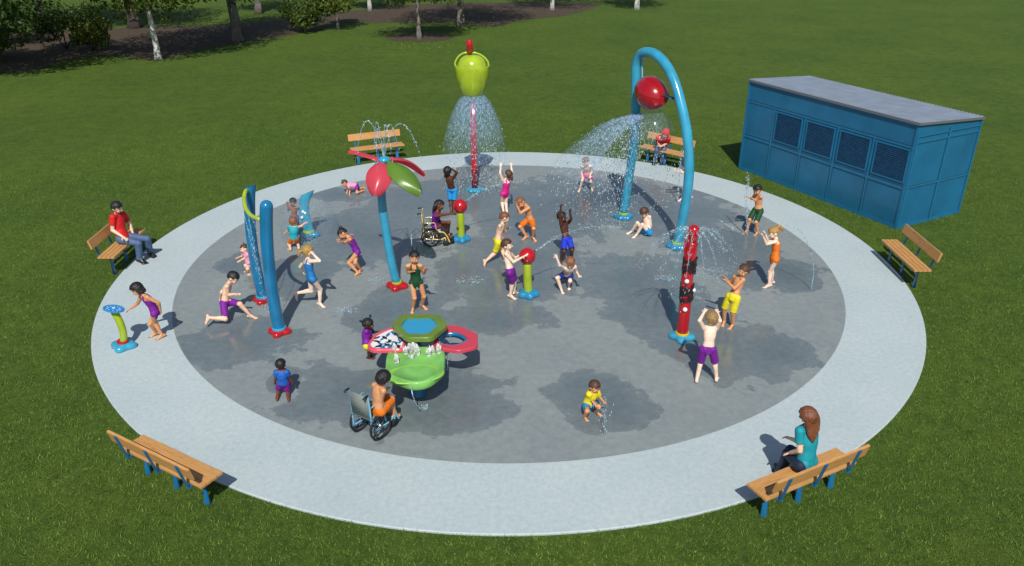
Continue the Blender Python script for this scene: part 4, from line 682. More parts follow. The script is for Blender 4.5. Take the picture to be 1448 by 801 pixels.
"sitting_boy":[[3.147,1.541,0.558],[3.208,1.619,0.446],[3.24,1.451,0.102],[3.277,1.502,0.454],[3.323,1.532,0.241],[3.311,1.558,0.048],[3.187,1.728,0.367],[3.171,1.856,0.197],[3.109,1.68,0.17],[3.09,1.332,0.329],[2.99,1.39,0.062],[2.889,1.287,0.021],[2.992,1.458,0.322],[2.896,1.573,0.068],[2.765,1.523,0.022]],
"hood_adult":[[4.519,6.789,1.002],[4.493,6.916,0.856],[4.533,7.308,0.528],[4.658,6.93,0.813],[4.672,7.122,0.61],[4.524,6.925,0.615],[4.327,6.948,0.818],[4.377,7.127,0.609],[4.397,6.881,0.617],[4.534,6.931,0.456],[4.538,7.072,0.093],[4.481,6.898,0.034],[4.336,6.932,0.46],[4.329,7.055,0.091],[4.267,6.881,0.033]],
"arch_girl":[[4.566,4.023,0.906],[4.611,4.087,0.786],[4.672,4.083,0.418],[4.615,3.959,0.766],[4.462,3.821,0.773],[4.314,3.746,0.845],[4.634,4.208,0.742],[4.493,4.058,0.734],[4.344,3.984,0.806],[4.531,3.785,0.337],[4.523,3.852,0.063],[4.404,3.784,0.021],[4.686,3.881,0.306],[4.793,3.972,0.061],[4.691,3.879,0.021]],
"fist_boy":[[5.759,1.672,1.06],[5.808,1.715,0.925],[5.85,1.701,0.539],[5.849,1.589,0.915],[5.791,1.73,0.765],[5.646,1.658,0.862],[5.763,1.83,0.874],[5.767,1.984,0.726],[5.665,1.846,0.803],[5.767,1.464,0.339],[5.853,1.526,0.065],[5.751,1.426,0.021],[5.64,1.569,0.358],[5.633,1.624,0.068],[5.522,1.535,0.021]],
"orange_girl":[[5.278,-1.174,1.153],[5.344,-1.18,1.019],[5.336,-1.28,0.641],[5.305,-1.309,1.02],[5.102,-1.372,0.997],[5.012,-1.413,1.158],[5.393,-1.071,0.957],[5.197,-1.156,0.965],[5.113,-1.209,1.125],[5.294,-1.269,0.352],[5.311,-1.292,0.064],[5.171,-1.325,0.021],[5.335,-1.24,0.337],[5.408,-1.162,0.065],[5.267,-1.177,0.022]],
"lean_boy":[[4.224,-2.924,1.144],[4.191,-2.884,1.004],[4.081,-2.991,0.644],[4.211,-3.019,0.999],[4.065,-3.045,0.843],[3.929,-3.055,0.972],[4.116,-2.784,0.95],[4.088,-2.692,0.759],[3.97,-2.731,0.901],[4.1,-3.036,0.342],[4.153,-2.965,0.064],[4.049,-3.064,0.021],[3.979,-2.889,0.347],[4.026,-2.831,0.064],[3.955,-2.955,0.023]],
"back_boy":[[3.234,-4.748,1.162],[3.232,-4.732,1.013],[3.213,-4.835,0.638],[3.111,-4.789,1.003],[3.016,-4.862,1.181],[3.112,-4.712,1.244],[3.352,-4.706,0.958],[3.356,-4.808,1.147],[3.354,-4.625,1.194],[3.144,-4.745,0.345],[3.096,-4.82,0.067],[3.127,-4.683,0.019],[3.372,-4.779,0.352],[3.425,-4.788,0.066],[3.474,-4.656,0.02]],
"yellow_toddler":[[1.311,-5.735,0.522],[1.296,-5.721,0.424],[1.239,-5.686,0.17],[1.366,-5.682,0.383],[1.412,-5.634,0.256],[1.453,-5.752,0.267],[1.227,-5.779,0.413],[1.266,-5.725,0.287],[1.311,-5.843,0.286],[1.38,-5.821,0.215],[1.367,-5.717,0.047],[1.44,-5.777,0.018],[1.196,-5.919,0.209],[1.167,-5.829,0.04],[1.219,-5.911,0.018]],
"woman":[[3.832,-7.493,1.236],[3.875,-7.458,1.051],[3.88,-7.596,0.568],[3.733,-7.558,1.048],[3.767,-7.607,0.777],[3.726,-7.435,0.609],[4.011,-7.389,0.964],[3.888,-7.369,0.717],[3.811,-7.156,0.627],[3.764,-7.266,0.458],[3.742,-7.178,0.092],[3.733,-7.006,0.019],[3.83,-7.189,0.461],[3.821,-7.079,0.096],[3.801,-6.908,0.02]]}
# ------------------------------------------------------------------ people
JN = 'head neck pelvis Ls Le Lw Rs Re Rw Lk La Lt Rk Ra Rt'.split()
SK = {'fair': (.76, .49, .34), 'pale': (.82, .60, .47), 'tan': (.62, .29, .135), 'brown': (.30, .125, .05), 'dark': (.085, .028, .014), 'deep': (.15, .045, .022)}
def skin(n): return mat('skin ' + n, SK[n], .40, var=.10, scale=9, bump=.04, bscale=120, sss=0.0, spec=.4)
HC = {'black': (.010, .009, .009), 'brown': (.075, .032, .015), 'auburn': (.17, .058, .026), 'blond': (.38, .22, .05), 'ginger': (.22, .085, .035), 'dblond': (.27, .17, .06)}
def hairm(n): return mat('hair ' + n, HC[n], .45, var=.35, scale=30, bump=.5, bscale=60, stretch=(3, 3, .6))
def cloth(name, c): return mat('cloth ' + name, c, .62, var=.06, scale=20, bump=.15, bscale=140, spec=.35)
CL = {'purple': (.17, .012, .26), 'magenta': (.62, .015, .22), 'pink': (.72, .30, .45), 'yellow': (.72, .62, .02), 'orange': (.68, .16, .01), 'aqua': (.02, .33, .40), 'blue': (.01, .10, .42), 'sky': (.02, .29, .65), 'navy': (.01, .035, .26), 'green': (.006, .055, .02),
      'red': (.60, .012, .015), 'denim': (.07, .12, .23), 'dark denim': (.015, .025, .06), 'teal': (.01, .26, .32), 'white': (.7, .75, .78), 'royal': (.015, .04, .5), 'cobalt': (.015, .16, .42)}
IRIS = mat('dark iris', (.012, .008, .006), .2); EYEW = mat('eye white', (.75, .74, .72), .25); LIP = mat('lips', (.42, .09, .07), .4); LIPD = mat('dark lips', (.12, .03, .025), .4); SHOE = mat('black shoe', (.012, .012, .014), .4)
def remesh(bm, vs, it=2):
    me = bpy.data.meshes.new('t'); bmesh.ops.recalc_face_normals(bm, faces=bm.faces[:]); bm.to_mesh(me); bm.free(); o = bpy.data.objects.new('t', me); COL.objects.link(o)
    m = o.modifiers.new('r', 'REMESH'); m.mode = 'VOXEL'; m.voxel_size = vs; m.adaptivity = 0
    s = o.modifiers.new('s', 'SMOOTH'); s.factor = .5; s.iterations = it
    dg = bpy.context.evaluated_depsgraph_get(); r = bpy.data.meshes.new_from_object(o.evaluated_get(dg)); bpy.data.objects.remove(o); bpy.data.meshes.remove(me); return r
def arr(me):
    v = np.empty(len(me.vertices) * 3, np.float32); me.vertices.foreach_get('co', v); n = np.empty(len(me.vertices) * 3, np.float32); me.vertices.foreach_get('normal', n)
    f = np.empty(len(me.loops), np.int32); me.loops.foreach_get('vertex_index', f); return v.reshape(-1, 3), n.reshape(-1, 3), f.reshape(-1, 4)
def person(key, S, face, look, sk, label, top=None, bottom=None, suit=None, hair=('short', 'brown'), shoes=False, age='child', look_pitch=0, head_yaw=0, flare=1., long=False, group=None, curl=.5, spread=0.):
    Q = {k: V(p) for k, p in zip(JN, POSE[key])}; org = V((Q['pelvis'].x, Q['pelvis'].y, 0))
    for k in Q: Q[k] = Q[k] - org
    a = R_(face); lf = V((math.cos(a), math.sin(a), 0)); fw = V((math.sin(a), -math.cos(a), 0))
    Hh = {'child': .172, 'toddler': .215, 'adult': .138}[age] * S; fat = {'child': 1., 'toddler': 1.28, 'adult': .95}[age]; woman = key == 'woman'
    hipL, hipR = Q['pelvis'] + lf * .055 * S, Q['pelvis'] - lf * .055 * S
    sl = (Q['Ls'] - Q['Rs']).normalized(); sp = Q['neck'] - Q['pelvis']
    def latv(t): l = lf * (1 - t) + sl * t; return (l - sp.normalized() * l.dot(sp.normalized())).normalized()
    bend = latv(.5).cross(sp.normalized()); bend = -bend if bend.dot(fw) < 0 else bend   # forward of torso
    bm = bmesh.new(); W = S * fat
    prof = [(-.17, .044, .046), (-.07, .066, .054), (.04, .076, .060), (.18, .074, .056), (.38, .065, .050), (.58, .078, .058), (.78, .088, .058), (.90, .080, .050), (.98, .050, .040), (1.05, .028, .030)]
    if age == 'toddler': prof = [(t_, w_ * (.93 if t_ > .5 else 1.0), d_ * (1.12 if t_ < .6 else 1.0)) for t_, w_, d_ in prof]
    P_ = [Q['pelvis'] + sp * t_ + bend * (-.012 * S * math.sin(PI * max(0, min(1, t_)))) for t_, _, _ in prof]
    rings(bm, P_, [(w_ * W, d_ * W) for _, w_, d_ in prof], 20, lat=[latv(max(0, min(1, t_))) for t_, _, _ in prof])
    SG = []   # label segments: name, a, b, ra, rb
    def limb(nm, p, q, r0, r1, bulge=None):
        capsule(bm, p, q, r0, r1, 12)
        if bulge: t_, rr, off = bulge; c = p.lerp(q, t_) + off; capsule(bm, c - (q - p) * .13, c + (q - p) * .16, rr, rr * .8, 12)
        SG.append((nm, p, q, r0, r1))
    hp_up = sp.normalized()
    for s, sg in (('L', 1), ('R', -1)):
        sh, el, wr = Q[s + 's'], Q[s + 'e'], Q[s + 'w']; ar = .92 if woman else 1
        shn = sh - (sh - Q['neck']).normalized() * .006 * S
        capsule(bm, Q['pelvis'] + sp * .93 + sl * sg * .035 * S, shn, .036 * W, .034 * W * ar, 12); limb(s + 'ua', shn, el, .033 * W * ar, .0245 * W, (.4, .031 * W * ar, V((0, 0, 0)))); limb(s + 'fa', el, wr, .0255 * W, .0165 * W, (.22, .0255 * W, V((0, 0, 0))))
        hp = hipL if sg > 0 else hipR; kn, an, to = Q[s + 'k'], Q[s + 'a'], Q[s + 't']
        limb(s + 'th', hp, kn, .048 * W, .033 * W, (.3, .046 * W, V())); bk = (kn - an).normalized(); fd = (to - an); back = -(fd - bk * fd.dot(bk)).normalized() if fd.length > .01 else -fw
        limb(s + 'ca', kn, an, .035 * W, .0225 * W, (.28, .033 * W, back * .010 * S)); ball(bm, kn, .038 * W, 12, 8)
        # buttock
        ball(bm, hp - lf * sg * .014 * S - bend * .018 * S + hp_up * .012 * S, .044 * W, 12, 8)
        # foot
        dirf = fd.normalized(); dn = -bk; soled = dn - dirf * dn.dot(dirf); soled = soled.normalized() if soled.length > .05 else V((0, 0, -1)); flt = lf; side = soled.cross(dirf).normalized()
        fs = S * (1.12 if shoes else 1.0) * (1.1 if age == 'toddler' else 1)
        heel = an - dirf * .026 * fs + soled * .022 * fs; ballp = an + dirf * (fd.length * .72) + soled * .022 * fs; tip = an + fd * 1.02 + soled * .016 * fs
        capsule(bm, heel, an, .022 * fs, .022 * fs, 10); capsule(bm, heel, ballp, .019 * fs, .018 * fs, 10, lat=side, flat=.85); capsule(bm, an + dirf * .01 * fs, ballp, .022 * fs, .016 * fs, 10); capsule(bm, ballp - side * .012 * fs, ballp + side * .012 * fs, .017 * fs, .017 * fs, 10)
        for k in range(5):
            o_ = side * ((k - 2) * .0085 * fs); rr = (.0085 if k == (4 if sg > 0 else 0) else .0062) * fs; capsule(bm, ballp + o_, tip + o_ - dirf * (abs(k - (4 if sg > 0 else 0)) * .003 * fs), rr * 1.1, rr, 8)
        SG.append((s + 'ft', heel, tip, .024 * fs, .02 * fs))
    # head
    hu = (Q['head'] - Q['neck']).normalized(); ya = R_(face + head_yaw); hf0 = V((math.sin(ya), -math.cos(ya), 0)); hf = (hf0 - hu * hf0.dot(hu)).normalized()
    hx = hf.cross(hu)  # right
    if look_pitch:
        Rm = Matrix.Rotation(R_(look_pitch), 3, hx); hu = Rm @ hu; hf = Rm @ hf
    hl = hu.cross(hf).normalized(); HM = Matrix((hl, hf, hu)).transposed(); c = Q['head']; h = Hh / 2
    capsule(bm, Q['neck'] - hu * .02 * S, c - hu * h * .5 - hf * h * .08, .031 * W, .028 * W, 12)
    ball(bm, c + HM @ V((0, -.06 * h, .12 * h)), (h * .80, h * .92, h * .88), 22, 16, R=HM); ball(bm, c + HM @ V((0, .16 * h, -.30 * h)), (h * .60, h * .64, h * .66), 18, 12, R=HM); ball(bm, c + HM @ V((0, .42 * h, -.74 * h)), (h * .28, h * .26, h * .22), 12, 8, R=HM)
    capsule(bm, c + HM @ V((0, .78 * h, .06 * h)), c + HM @ V((0, .95 * h, -.20 * h)), h * .07, h * .125, 8)
    for s in (1, -1):
        ball(bm, c + HM @ V((s * .80 * h, -.05 * h, -.08 * h)), (h * .09, h * .17, h * .24), 10, 8, R=HM); ball(bm, c + HM @ V((s * .36 * h, .58 * h, -.28 * h)), h * .26, 10, 8)
        capsule(bm, c + HM @ V((s * .14 * h, .79 * h, .17 * h)), c + HM @ V((s * .42 * h, .70 * h, .17 * h)), h * .07, h * .05, 8)
    for s, z_ in ((1, -.47), (-1, -.47)): ball(bm, c + HM @ V((0, .78 * h, z_ * h - (.06 * h if s < 0 else 0))), (h * .20, h * .07, h * .05), 10, 6, R=HM)
    me = remesh(bm, .0062 if age != 'toddler' else .0052)
    v, nrm, f = arr(me); v = v.copy(); v[:, 2] = np.maximum(v[:, 2], FLOOR.get(key, .006)); 
    # hands: palm and five bent fingers rooted in the wrist
    hb = bmesh.new()
    for s, sg in (('L', 1), ('R', -1)):
        el, wr = Q[s + 'e'], Q[s + 'w']; d = (wr - el).normalized(); u = V(HANDS[key][0 if sg > 0 else 1]) if key in HANDS else (V((0, 0, -1)) if abs(d.z) < .8 else fw); u = (u - d * u.dot(d))
        u = u.normalized() if u.length > .05 else frame_of(d)[0]; x = d.cross(u).normalized() * sg   # u = palm normal, x = thumb side
        hs = S * (1.05 if age == 'toddler' else 1.); pw = .0215 * hs; pc = wr + d * .030 * hs
        rings(hb, [wr - d * .014 * hs, wr + d * .004 * hs, wr + d * .02 * hs, wr + d * .045 * hs, wr + d * .055 * hs], [(.013 * hs, .012 * hs), (.016 * hs, .0105 * hs), (.021 * hs, .0105 * hs), (pw, .0085 * hs), (pw * .85, .006 * hs)], 12, lat=x)
        for k, (ln, sp_) in enumerate(((.034, .9), (.039, .32), (.036, -.32), (.029, -.9))):
            b0 = wr + d * .048 * hs + x * pw * sp_ * .86; dd = (d + x * sp_ * (.16 + spread)).normalized(); c1 = curl * (.8 + .12 * k); p1 = b0 + dd * ln * .48 * hs + u * ln * .10 * c1 * hs; dd2 = (dd + u * c1).normalized(); p2 = p1 + dd2 * ln * .33 * hs; p3 = p2 + (dd2 + u * c1 * .7).normalized() * ln * .26 * hs
            rings(hb, [b0 - dd * .01 * hs, b0, p1, p2, p3, p3 + (p3 - p2) * .12], [r_ * hs for r_ in (.0052, .0056, .0052, .0047, .0040, .0015)], 8)
        b0 = wr + d * .014 * hs + x * pw * .72 + u * .002 * hs; dd = (d * .62 + x * .75 + u * .25).normalized(); p1 = b0 + dd * .022 * hs; p2 = p1 + (dd + d * .5 + u * .1).normalized() * .017 * hs; rings(hb, [b0 - dd * .010 * hs, b0, p1, p2, p2 + (p2 - p1) * .2], [r_ * hs for r_ in (.0075, .0076, .0062, .0052, .0018)], 8)
    hme = bpy.data.meshes.new('h'); bmesh.ops.recalc_face_normals(hb, faces=hb.faces[:]); bmesh.ops.triangulate(hb, faces=[q for q in hb.faces if len(q.verts) > 4]); hb.to_mesh(hme); hb.free()
    hv = np.empty(len(hme.vertices) * 3, np.float32); hme.vertices.foreach_get('co', hv); hv = hv.reshape(-1, 3); hv[:, 2] = np.maximum(hv[:, 2], .005)
    faces = [tuple(q) for q in f.tolist()] + [tuple(i + len(v) for i in p.vertices) for p in hme.polygons]
    body = bpy.data.meshes.new('person'); body.from_pydata(np.concatenate([v, hv]).tolist(), [], faces); body.update()
    root = link('person', body, skin(sk)); root.location = org; tag(root, label, 'person', group)
    # vertex labels
    segs = SG + [('to', Q['pelvis'] - sp * .1, Q['neck'], .078 * W, .06 * W), ('hd', c - hu * h * .4, c + hu * h * .3, h * .9, h * .95), ('nk', Q['neck'] + hu * .01 * S, c - hu * h * .6, .033 * W, .03 * W)]
    best = np.full(len(v), 1e9); lab = np.zeros(len(v), int); tt = np.zeros(len(v))
    for i, (nm, p, q, r0, r1) in enumerate(segs):
        p = np.array(p); q = np.array(q); e = q - p; t_ = np.clip(((v - p) @ e) / (e @ e + 1e-9), 0, 1); dd = np.linalg.norm(v - p - t_[:, None] * e, axis=1) / (r0 + (r1 - r0) * t_)
        k = dd < best; best[k] = dd[k]; lab[k] = i; tt[k] = t_[k]
    nm = np.array([s[0] for s in segs])[lab]; ts = ((v - np.array(Q['pelvis'])) @ np.array(sp)) / sp.length_squared; la = (v - np.array(Q['pelvis'])) @ np.array(latv(.5)) / S; fd_ = (v - np.array(Q['pelvis'])) @ np.array(bend) / S
    I = lambda *n_: np.isin(nm, n_)
    hip_side = np.isin(nm, ['Lth', 'Rth']); ts2 = ts
    def garment(name, vm, off, m, parent=root, axisfade=None):
        fm = vm[f].all(1); 
        if not fm.any(): return None
        ff = f[fm]; u, inv = np.unique(ff, return_inverse=True); o_ = off[u] if isinstance(off, np.ndarray) else off; vv = v[u] + nrm[u] * (o_[:, None] if isinstance(o_, np.ndarray) else o_)
        vv[:, 2] = np.maximum(vv[:, 2], FLOOR.get(key, .007)); o = mesh_np(name, vv, inv.reshape(-1, 4), m, parent, True)
        s_ = o.modifiers.new('s', 'SMOOTH'); s_.factor = .5; s_.iterations = 3; q_ = o.modifiers.new('t', 'SOLIDIFY'); q_.thickness = .004; q_.offset = 1; return o
    wav = np.array([noise.noise(V(p) * 14) for p in v]) * .004 if (bottom or top) else 0
    if suit:
        strap = (ts > .70) & (ts < 1.02) & (np.abs(la) > .028) & (np.abs(la) < .058) & I('to', 'Lua', 'Rua', 'nk') & ~(I('Lua', 'Rua') & (tt > .12)); body_ = I('to') & (ts < .80) & (ts > -.3) | (I('Lth', 'Rth') & (tt < .07) ) | (I('Lua', 'Rua') & (ts < .74) & (tt < .02) & (np.abs(la) < .085))
        garment('swimsuit', body_ | strap, .0045, cloth(suit, CL[suit]))
    if bottom:
        bn, bc, ln = bottom; 
        if bn == 'trousers':
            vm = (I('to') & (ts < .20)) | I('Lth', 'Rth') | (I('Lca', 'Rca') & (tt < 1.0)) | (I('Lft', 'Rft') & (v[:, 2] > .085)); off = np.where(I('Lca', 'Rca'), .012 + .012 * tt, .010) + wav
        else: vm = (I('to') & (ts < .17)) | (I('Lth', 'Rth') & (tt < min(.97, ln * 1.12))); off = np.where(I('Lth', 'Rth'), .006 + .013 * flare * tt, .006) + wav
        garment(bn, vm, off, cloth(bc, CL[bc]))
    if top:
        tn, tc_, sl_ = top; vm = (I('to') & (ts > .02 if bottom and bottom[0] != 'trousers' else ts > -.05) & (ts < 1.04)) | (I('Lua', 'Rua') & (tt < sl_)) | (I('nk') & (tt < .05))
        if tn == 'hooded_top': vm |= I('Lfa', 'Rfa') & (tt < .55)
        garment(tn, vm, np.where(I('Lua', 'Rua'), .009 + .010 * tt, .012) + wav, cloth(tc_, CL[tc_]))
    if shoes:
        for s in 'LR': garment('shoe', I(s + 'ft') | (I(s + 'ca') & (tt > .97)), .007, SHOE)
    # hair
    q = (v - np.array(c)) @ np.array(HM) / h; st, hc = hair; hm = hairm(hc); X_, Y_, Z_ = q.T; line = .52 * Y_ + .02 if st in ('short', 'cap') else (.55 * Y_ + (-.02 if st != 'bob' else -.1))
    ear = (np.abs(X_) > .70) & (Z_ < .16) & (Z_ > -.38) & (Y_ > -.30) & (Y_ < .16)
    vm = (I('hd') | (I('nk') & (tt > .5))) & (Z_ > np.maximum(line, -.62 if st == 'short' else -.7)) & ~ear & ~((Y_ > .30) & (Z_ < .46 + .06 * np.cos(X_ * 9)))
    if st == 'hood': vm = (I('hd', 'nk')) & ~((Y_ > .42) & (np.abs(X_) < .55) & (Z_ < .45)); hm = cloth('red', CL['red'])
    rough_ = np.array([noise.noise(V(p) * 5.5 + V((key.__len__(), 0, 0))) for p in q]) * .07 * h; th = {'short': .10, 'bob': .16, 'long': .16, 'hood': .14}.get(st, .09) * h
    ho = garment('hood' if st == 'hood' else 'hair', vm, np.full(len(v), th) + rough_ + np.where(Z_ > .3, .04 * h, 0) * (Y_ < .5), hm)
    if st not in ('short', 'hood', 'cap'):
        hb = bmesh.new(); L_ = lambda *p: c + HM @ V([k * h for k in p]); dn = V((0, 0, -1))
        if st == 'bob':
            for s in (1, -1): capsule(hb, L_(s * .62, -.15, .25), L_(s * .66, -.10, -.72), h * .32, h * .24, 12)
            capsule(hb, L_(0, -.55, .2), L_(0, -.62, -.78), h * .55, h * .42, 14); capsule(hb, L_(.35, -.5, .1), L_(.4, -.45, -.85), h * .4, h * .3, 12); capsule(hb, L_(-.35, -.5, .1), L_(-.4, -.45, -.85), h * .4, h * .3, 12)
        elif st == 'long':
            b0 = L_(0, -.45, .35); b1 = L_(0, -.72, -.6); lg = h * (2.0 if key == 'woman' else 2.2); b2 = b1 + (sp.normalized() * -1 * lg) - bend * h * .18
            for dx in (-.42, -.2, 0, .2, .42): o_ = hl * dx * h; rings(hb, cr([b0 + o_ * 1.2, b1 + o_ * 1.5, b1.lerp(b2, .5) + o_ * 1.25 + hl * .03 * h * math.sin(dx * 9), b2 + o_ * .35 + dn * 0 + (b2 - b1) * .12 * (1 - abs(dx) * 2)], 4), [h * r_ for r_ in np.interp(np.linspace(0, 1, 13), [0, .35, .7, 1], [.42, .36, .30, .07])], 10, lat=hl)
        elif st == 'pony' or st == 'ponyup':
            up = .55 if st == 'ponyup' else .1; a0 = L_(0, -.85, up); a1 = L_(.0, -1.35, up + .15); a2 = L_(.0, -1.62, up - .55); capsule(hb, L_(0, -.3, .2), a0, h * .6, h * .22, 12); rings(hb, cr([a0, a1, a2, L_(.05, -1.6, up - 1.1)], 4), [h * r_ for r_ in np.interp(np.linspace(0, 1, 13), [0, .3, .65, 1], [.17, .30, .26, .06])], 10)
        elif st == 'bun': ball(hb, L_(0, -.72, .95), h * .40, 14, 10); capsule(hb, L_(0, -.2, .3), L_(0, -.6, .75), h * .6, h * .25, 12)
        elif st == 'pigtails':
            for s in (1, -1): y_ = .05 if s > 0 else -.75; z_ = 0 if s > 0 else -.35; capsule(hb, L_(s * .45, y_ * .8, .65 + z_), L_(s * .7, y_ * 1.3, 1.05 + z_), h * .16, h * .10, 8); ball(hb, L_(s * .8, y_ * 1.6, 1.28 + z_), h * .24, 12, 8)
        elif st == 'twintop':
            for s in (1, -1): capsule(hb, L_(s * .3, -.3, .8), L_(s * .42, -.45, 1.7), h * .17, h * .07, 8)
        elif st == 'sprout': capsule(hb, L_(0, -.2, .85), L_(0, -.25, 1.35), h * .12, h * .08, 8); ball(hb, L_(0, -.3, 1.42), h * .14, 8, 6)
        me2 = remesh(hb, .0065, 2); o = link({'bob': 'hair_lengths', 'long': 'hair_lengths', 'bun': 'hair_bun', 'pigtails': 'pigtails', 'twintop': 'pigtails'}.get(st, 'ponytail'), me2, hm, ho)
        bands = {'blue_girl': 'cobalt', 'pink_girl': 'magenta', 'orange_girl': 'orange', 'bun_girl': 'purple'}
        if key in bands: hb = bmesh.new(); p_, r_ = {'bun': (L_(0, -.62, .72), .27), 'pony': (L_(0, -.98, .12), .25), 'ponyup': (L_(0, -1.0, .60), .25)}[st]; d_ = (p_ - c).normalized(); lathe(hb, [(h * r_ * .8, -h * .1), (h * r_ * 1.15, -h * .1), (h * r_ * 1.2, h * .1), (h * r_ * .8, h * .1)], p_, 16, Matrix((frame_of(d_)[0], frame_of(d_)[1], d_)).transposed(), close=True); obj('hair_band', hb, cloth(bands[key], CL[bands[key]]), ho)
    # face
    for s in (1, -1):
        e = bmesh.new(); ce = c + HM @ V((s * .29 * h, .745 * h, .03 * h)); ball(e, ce, (h * .125, h * .085, h * .10), 12, 8, R=HM); ball(e, ce + HM @ V((0, .055 * h, 0)), (h * .062, h * .042, h * .068), 10, 6, 1, R=HM); obj('eye', e, [EYEW, IRIS], root)
        e = bmesh.new(); capsule(e, c + HM @ V((s * .15 * h, .86 * h, .22 * h)), c + HM @ V((s * .44 * h, .74 * h, .25 * h)), h * .028, h * .02, 6); obj('eyebrow', e, hairm('brown' if hc == 'auburn' else hc), root)
    e = bmesh.new(); rings(e, cr([c + HM @ V((x * h, (.835 - .9 * x * x) * h, (-.50 + .25 * x * x) * h)) for x in (-.20, -.1, 0, .1, .20)], 2), [h * r_ for r_ in (.02, .03, .04, .043, .045, .043, .04, .03, .02)], 6); obj('mouth', e, LIPD if sk in ('dark', 'deep') else LIP, root)
    bpy.data.meshes.remove(me); bpy.data.meshes.remove(hme); return root
HANDS = {'fist_boy': ((0, 0, -1), (0, 0, -1)), 'cannon_boy': ((.9, 0, 0), (.9, 0, 0)), 'sitting_boy': ((0, 0, -1), (0, 0, -1)), 'baby': ((0, 0, -1), (0, 0, -1))}
FLOOR = {'man': -.02, 'hood_adult': -.02, 'runner': .006}
person('man', 1.75, 70, 0, 'fair', 'man in red shirt and jeans sitting on the far left bench', ('tshirt', 'red', .62), ('trousers', 'denim', 1), None, ('short', 'black'), True, 'adult')
person('disc_girl', 1.25, -85, 0, 'tan', 'girl in purple swimsuit bending towards the tilted blue disc', suit='purple', hair=('bob', 'black'))
person('runner', 1.3, 85, 0, 'fair', 'black-haired boy in purple shorts lunging forward at the left of the pad', None, ('shorts', 'purple', .80), hair=('short', 'black'), curl=1.1)
person('pole_toddler', .85, -60, 0, 'fair', 'toddler in pink top and blue pants half hidden behind the back blue pole', ('tshirt', 'pink', .45), ('shorts', 'sky', .5), hair=('sprout', 'brown'), age='toddler')
person('fin_boy', 1.05, 0, 0, 'brown', 'dark-haired child seen dimly through the water film beside the cyan fin', None, ('shorts', 'blue', .6), hair=('short', 'black'))
person('fin_toddler', .95, 180, 0, 'fair', 'toddler in turquoise shirt and orange shorts reaching for the cyan fin', ('tshirt', 'aqua', .5), ('shorts', 'orange', .55), hair=('short', 'ginger'), age='toddler')
person('blue_girl', 1.3, 125, 0, 'pale', 'blond girl in blue swimsuit running with one leg kicked back', suit='cobalt', hair=('pony', 'blond'))
person('bun_girl', 1.2, -75, 0, 'tan', 'girl in purple swimsuit with a hair bun hunching over between the poles', suit='purple', hair=('bun', 'black'))
person('baby', .8, -80, 0, 'tan', 'baby in pink top and purple pants crawling at the back of the pad', ('tshirt', 'pink', .4), ('shorts', 'purple', .6), hair=('sprout', 'brown'), age='toddler')
person('green_girl', 1.3, 5, 0, 'tan', 'girl in dark green swimsuit facing the viewer behind the water table', suit='green', hair=('twintop', 'black'))
person('table_toddler', .9, 85, 0, 'dark', 'toddler in purple shirt and yellow pants touching the patterned tray', ('tshirt', 'purple', .5), ('shorts', 'yellow', .4), hair=('pigtails', 'black'), age='toddler')
person('shirt_toddler', .82, 178, 0, 'deep', 'toddler in blue shirt and purple shorts seen from behind at the lower left', ('tshirt', 'blue', .5), ('shorts', 'purple', .75), hair=('short', 'black'), age='toddler')
person('chair_boy', 1.35, 140, 0, 'tan', 'boy in orange shorts sitting in the light blue wheelchair', None, ('shorts', 'orange', .85), hair=('short', 'black'))
person('chair_girl', 1.3, 85, 0, 'deep', 'long-haired girl in purple top sitting in the cream yellow wheelchair', ('top', 'purple', .05), ('shorts', 'purple', .1), hair=('long', 'black'))
person('sky_boy', 1.3, 170, 0, 'dark', 'boy in sky blue shorts with hands at his face, behind the farther red ball', None, ('shorts', 'sky', .75), hair=('short', 'black'))
person('pink_girl', 1.25, -140, 0, 'pale', 'girl in magenta swimsuit stretching both arms up to the water dome', suit='magenta', hair=('pony', 'brown'))
person('orange_boy', 1.35, -50, 0, 'tan', 'boy in orange shorts bending forward with hands over his face', None, ('shorts', 'orange', .85), hair=('short', 'ginger'))
person('yellow_runner', 1.3, 105, 0, 'fair', 'boy in yellow shorts running, just behind the boy at the nearer red ball', None, ('shorts', 'yellow', .72), hair=('short', 'auburn'))
person('cannon_boy', 1.3, 75, 0, 'pale', 'boy in purple shorts holding the nearer red ball with both hands', None, ('shorts', 'purple', .8), hair=('short', 'brown'), curl=.35)
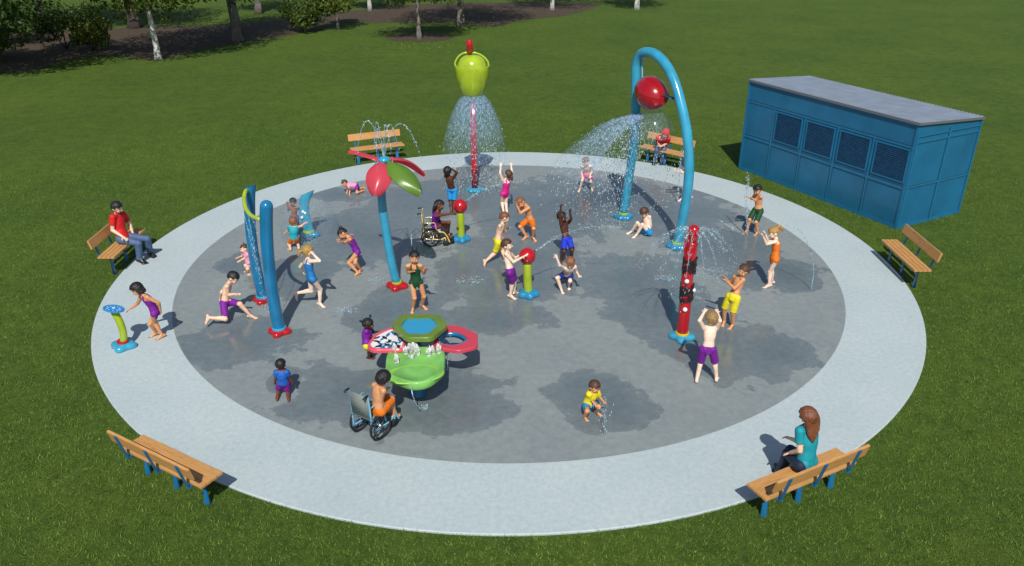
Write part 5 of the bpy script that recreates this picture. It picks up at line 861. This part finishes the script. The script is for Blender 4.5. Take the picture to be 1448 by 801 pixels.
person('arms_boy', 1.3, 40, 0, 'dark', 'boy in royal blue shorts raising both arms in the middle of the pad', None, ('shorts', 'royal', .8), hair=('short', 'black'))
person('crouch_boy', 1.25, -5, 0, 'pale', 'boy in navy shorts crouching with head down and arms spread', None, ('shorts', 'navy', .8), hair=('short', 'ginger'), look_pitch=-25, spread=.15)
person('magenta_boy', 1.25, 5, 0, 'pale', 'boy in magenta shorts leaning on his knees under the water cascade', None, ('shorts', 'magenta', .8), hair=('short', 'ginger'))
person('sitting_boy', 1.3, -50, 0, 'pale', 'boy in blue shorts sitting on the floor inside the arch', None, ('shorts', 'sky', .45), hair=('short', 'brown'), flare=.4)
person('hood_adult', 1.7, 0, 0, 'fair', 'person in red hooded top and jeans sitting on the back right bench', ('hooded_top', 'red', 1), ('trousers', 'denim', 1), hair=('hood', 'brown'), shoes=True, age='adult')
person('arch_girl', 1.25, -75, 0, 'pale', 'child in white swimsuit partly hidden by the front leg of the arch', suit='white', hair=('short', 'brown'))
person('fist_boy', 1.3, -45, 0, 'tan', 'boy in dark green shorts stretching his arms to the upright jet', None, ('shorts', 'green', .85), hair=('short', 'black'), curl=1.1)
person('orange_girl', 1.3, -85, 0, 'pale', 'blond girl in orange swimsuit holding both hands before her face at the right', suit='orange', hair=('ponyup', 'blond'))
person('lean_boy', 1.3, -40, 0, 'tan', 'boy in yellow shorts leaning back, right of the tall red post', None, ('shorts', 'yellow', .82), hair=('short', 'brown'))
person('back_boy', 1.3, 178, 0, 'pale', 'blond boy in purple shorts seen from behind with both arms raised', None, ('shorts', 'purple', .8), hair=('short', 'dblond'))
person('yellow_toddler', .87, 40, 0, 'tan', 'toddler in yellow shirt and blue shorts stooping alone at the front of the pad', ('tshirt', 'yellow', .5), ('shorts', 'sky', .7), hair=('short', 'brown'), age='toddler', look_pitch=-10)
person('woman', 1.68, -150, 0, 'fair', 'long-haired woman in teal shirt sitting on the lower right bench', ('tshirt', 'teal', .6), ('trousers', 'dark denim', 1), hair=('long', 'auburn'), shoes=True, age='adult')
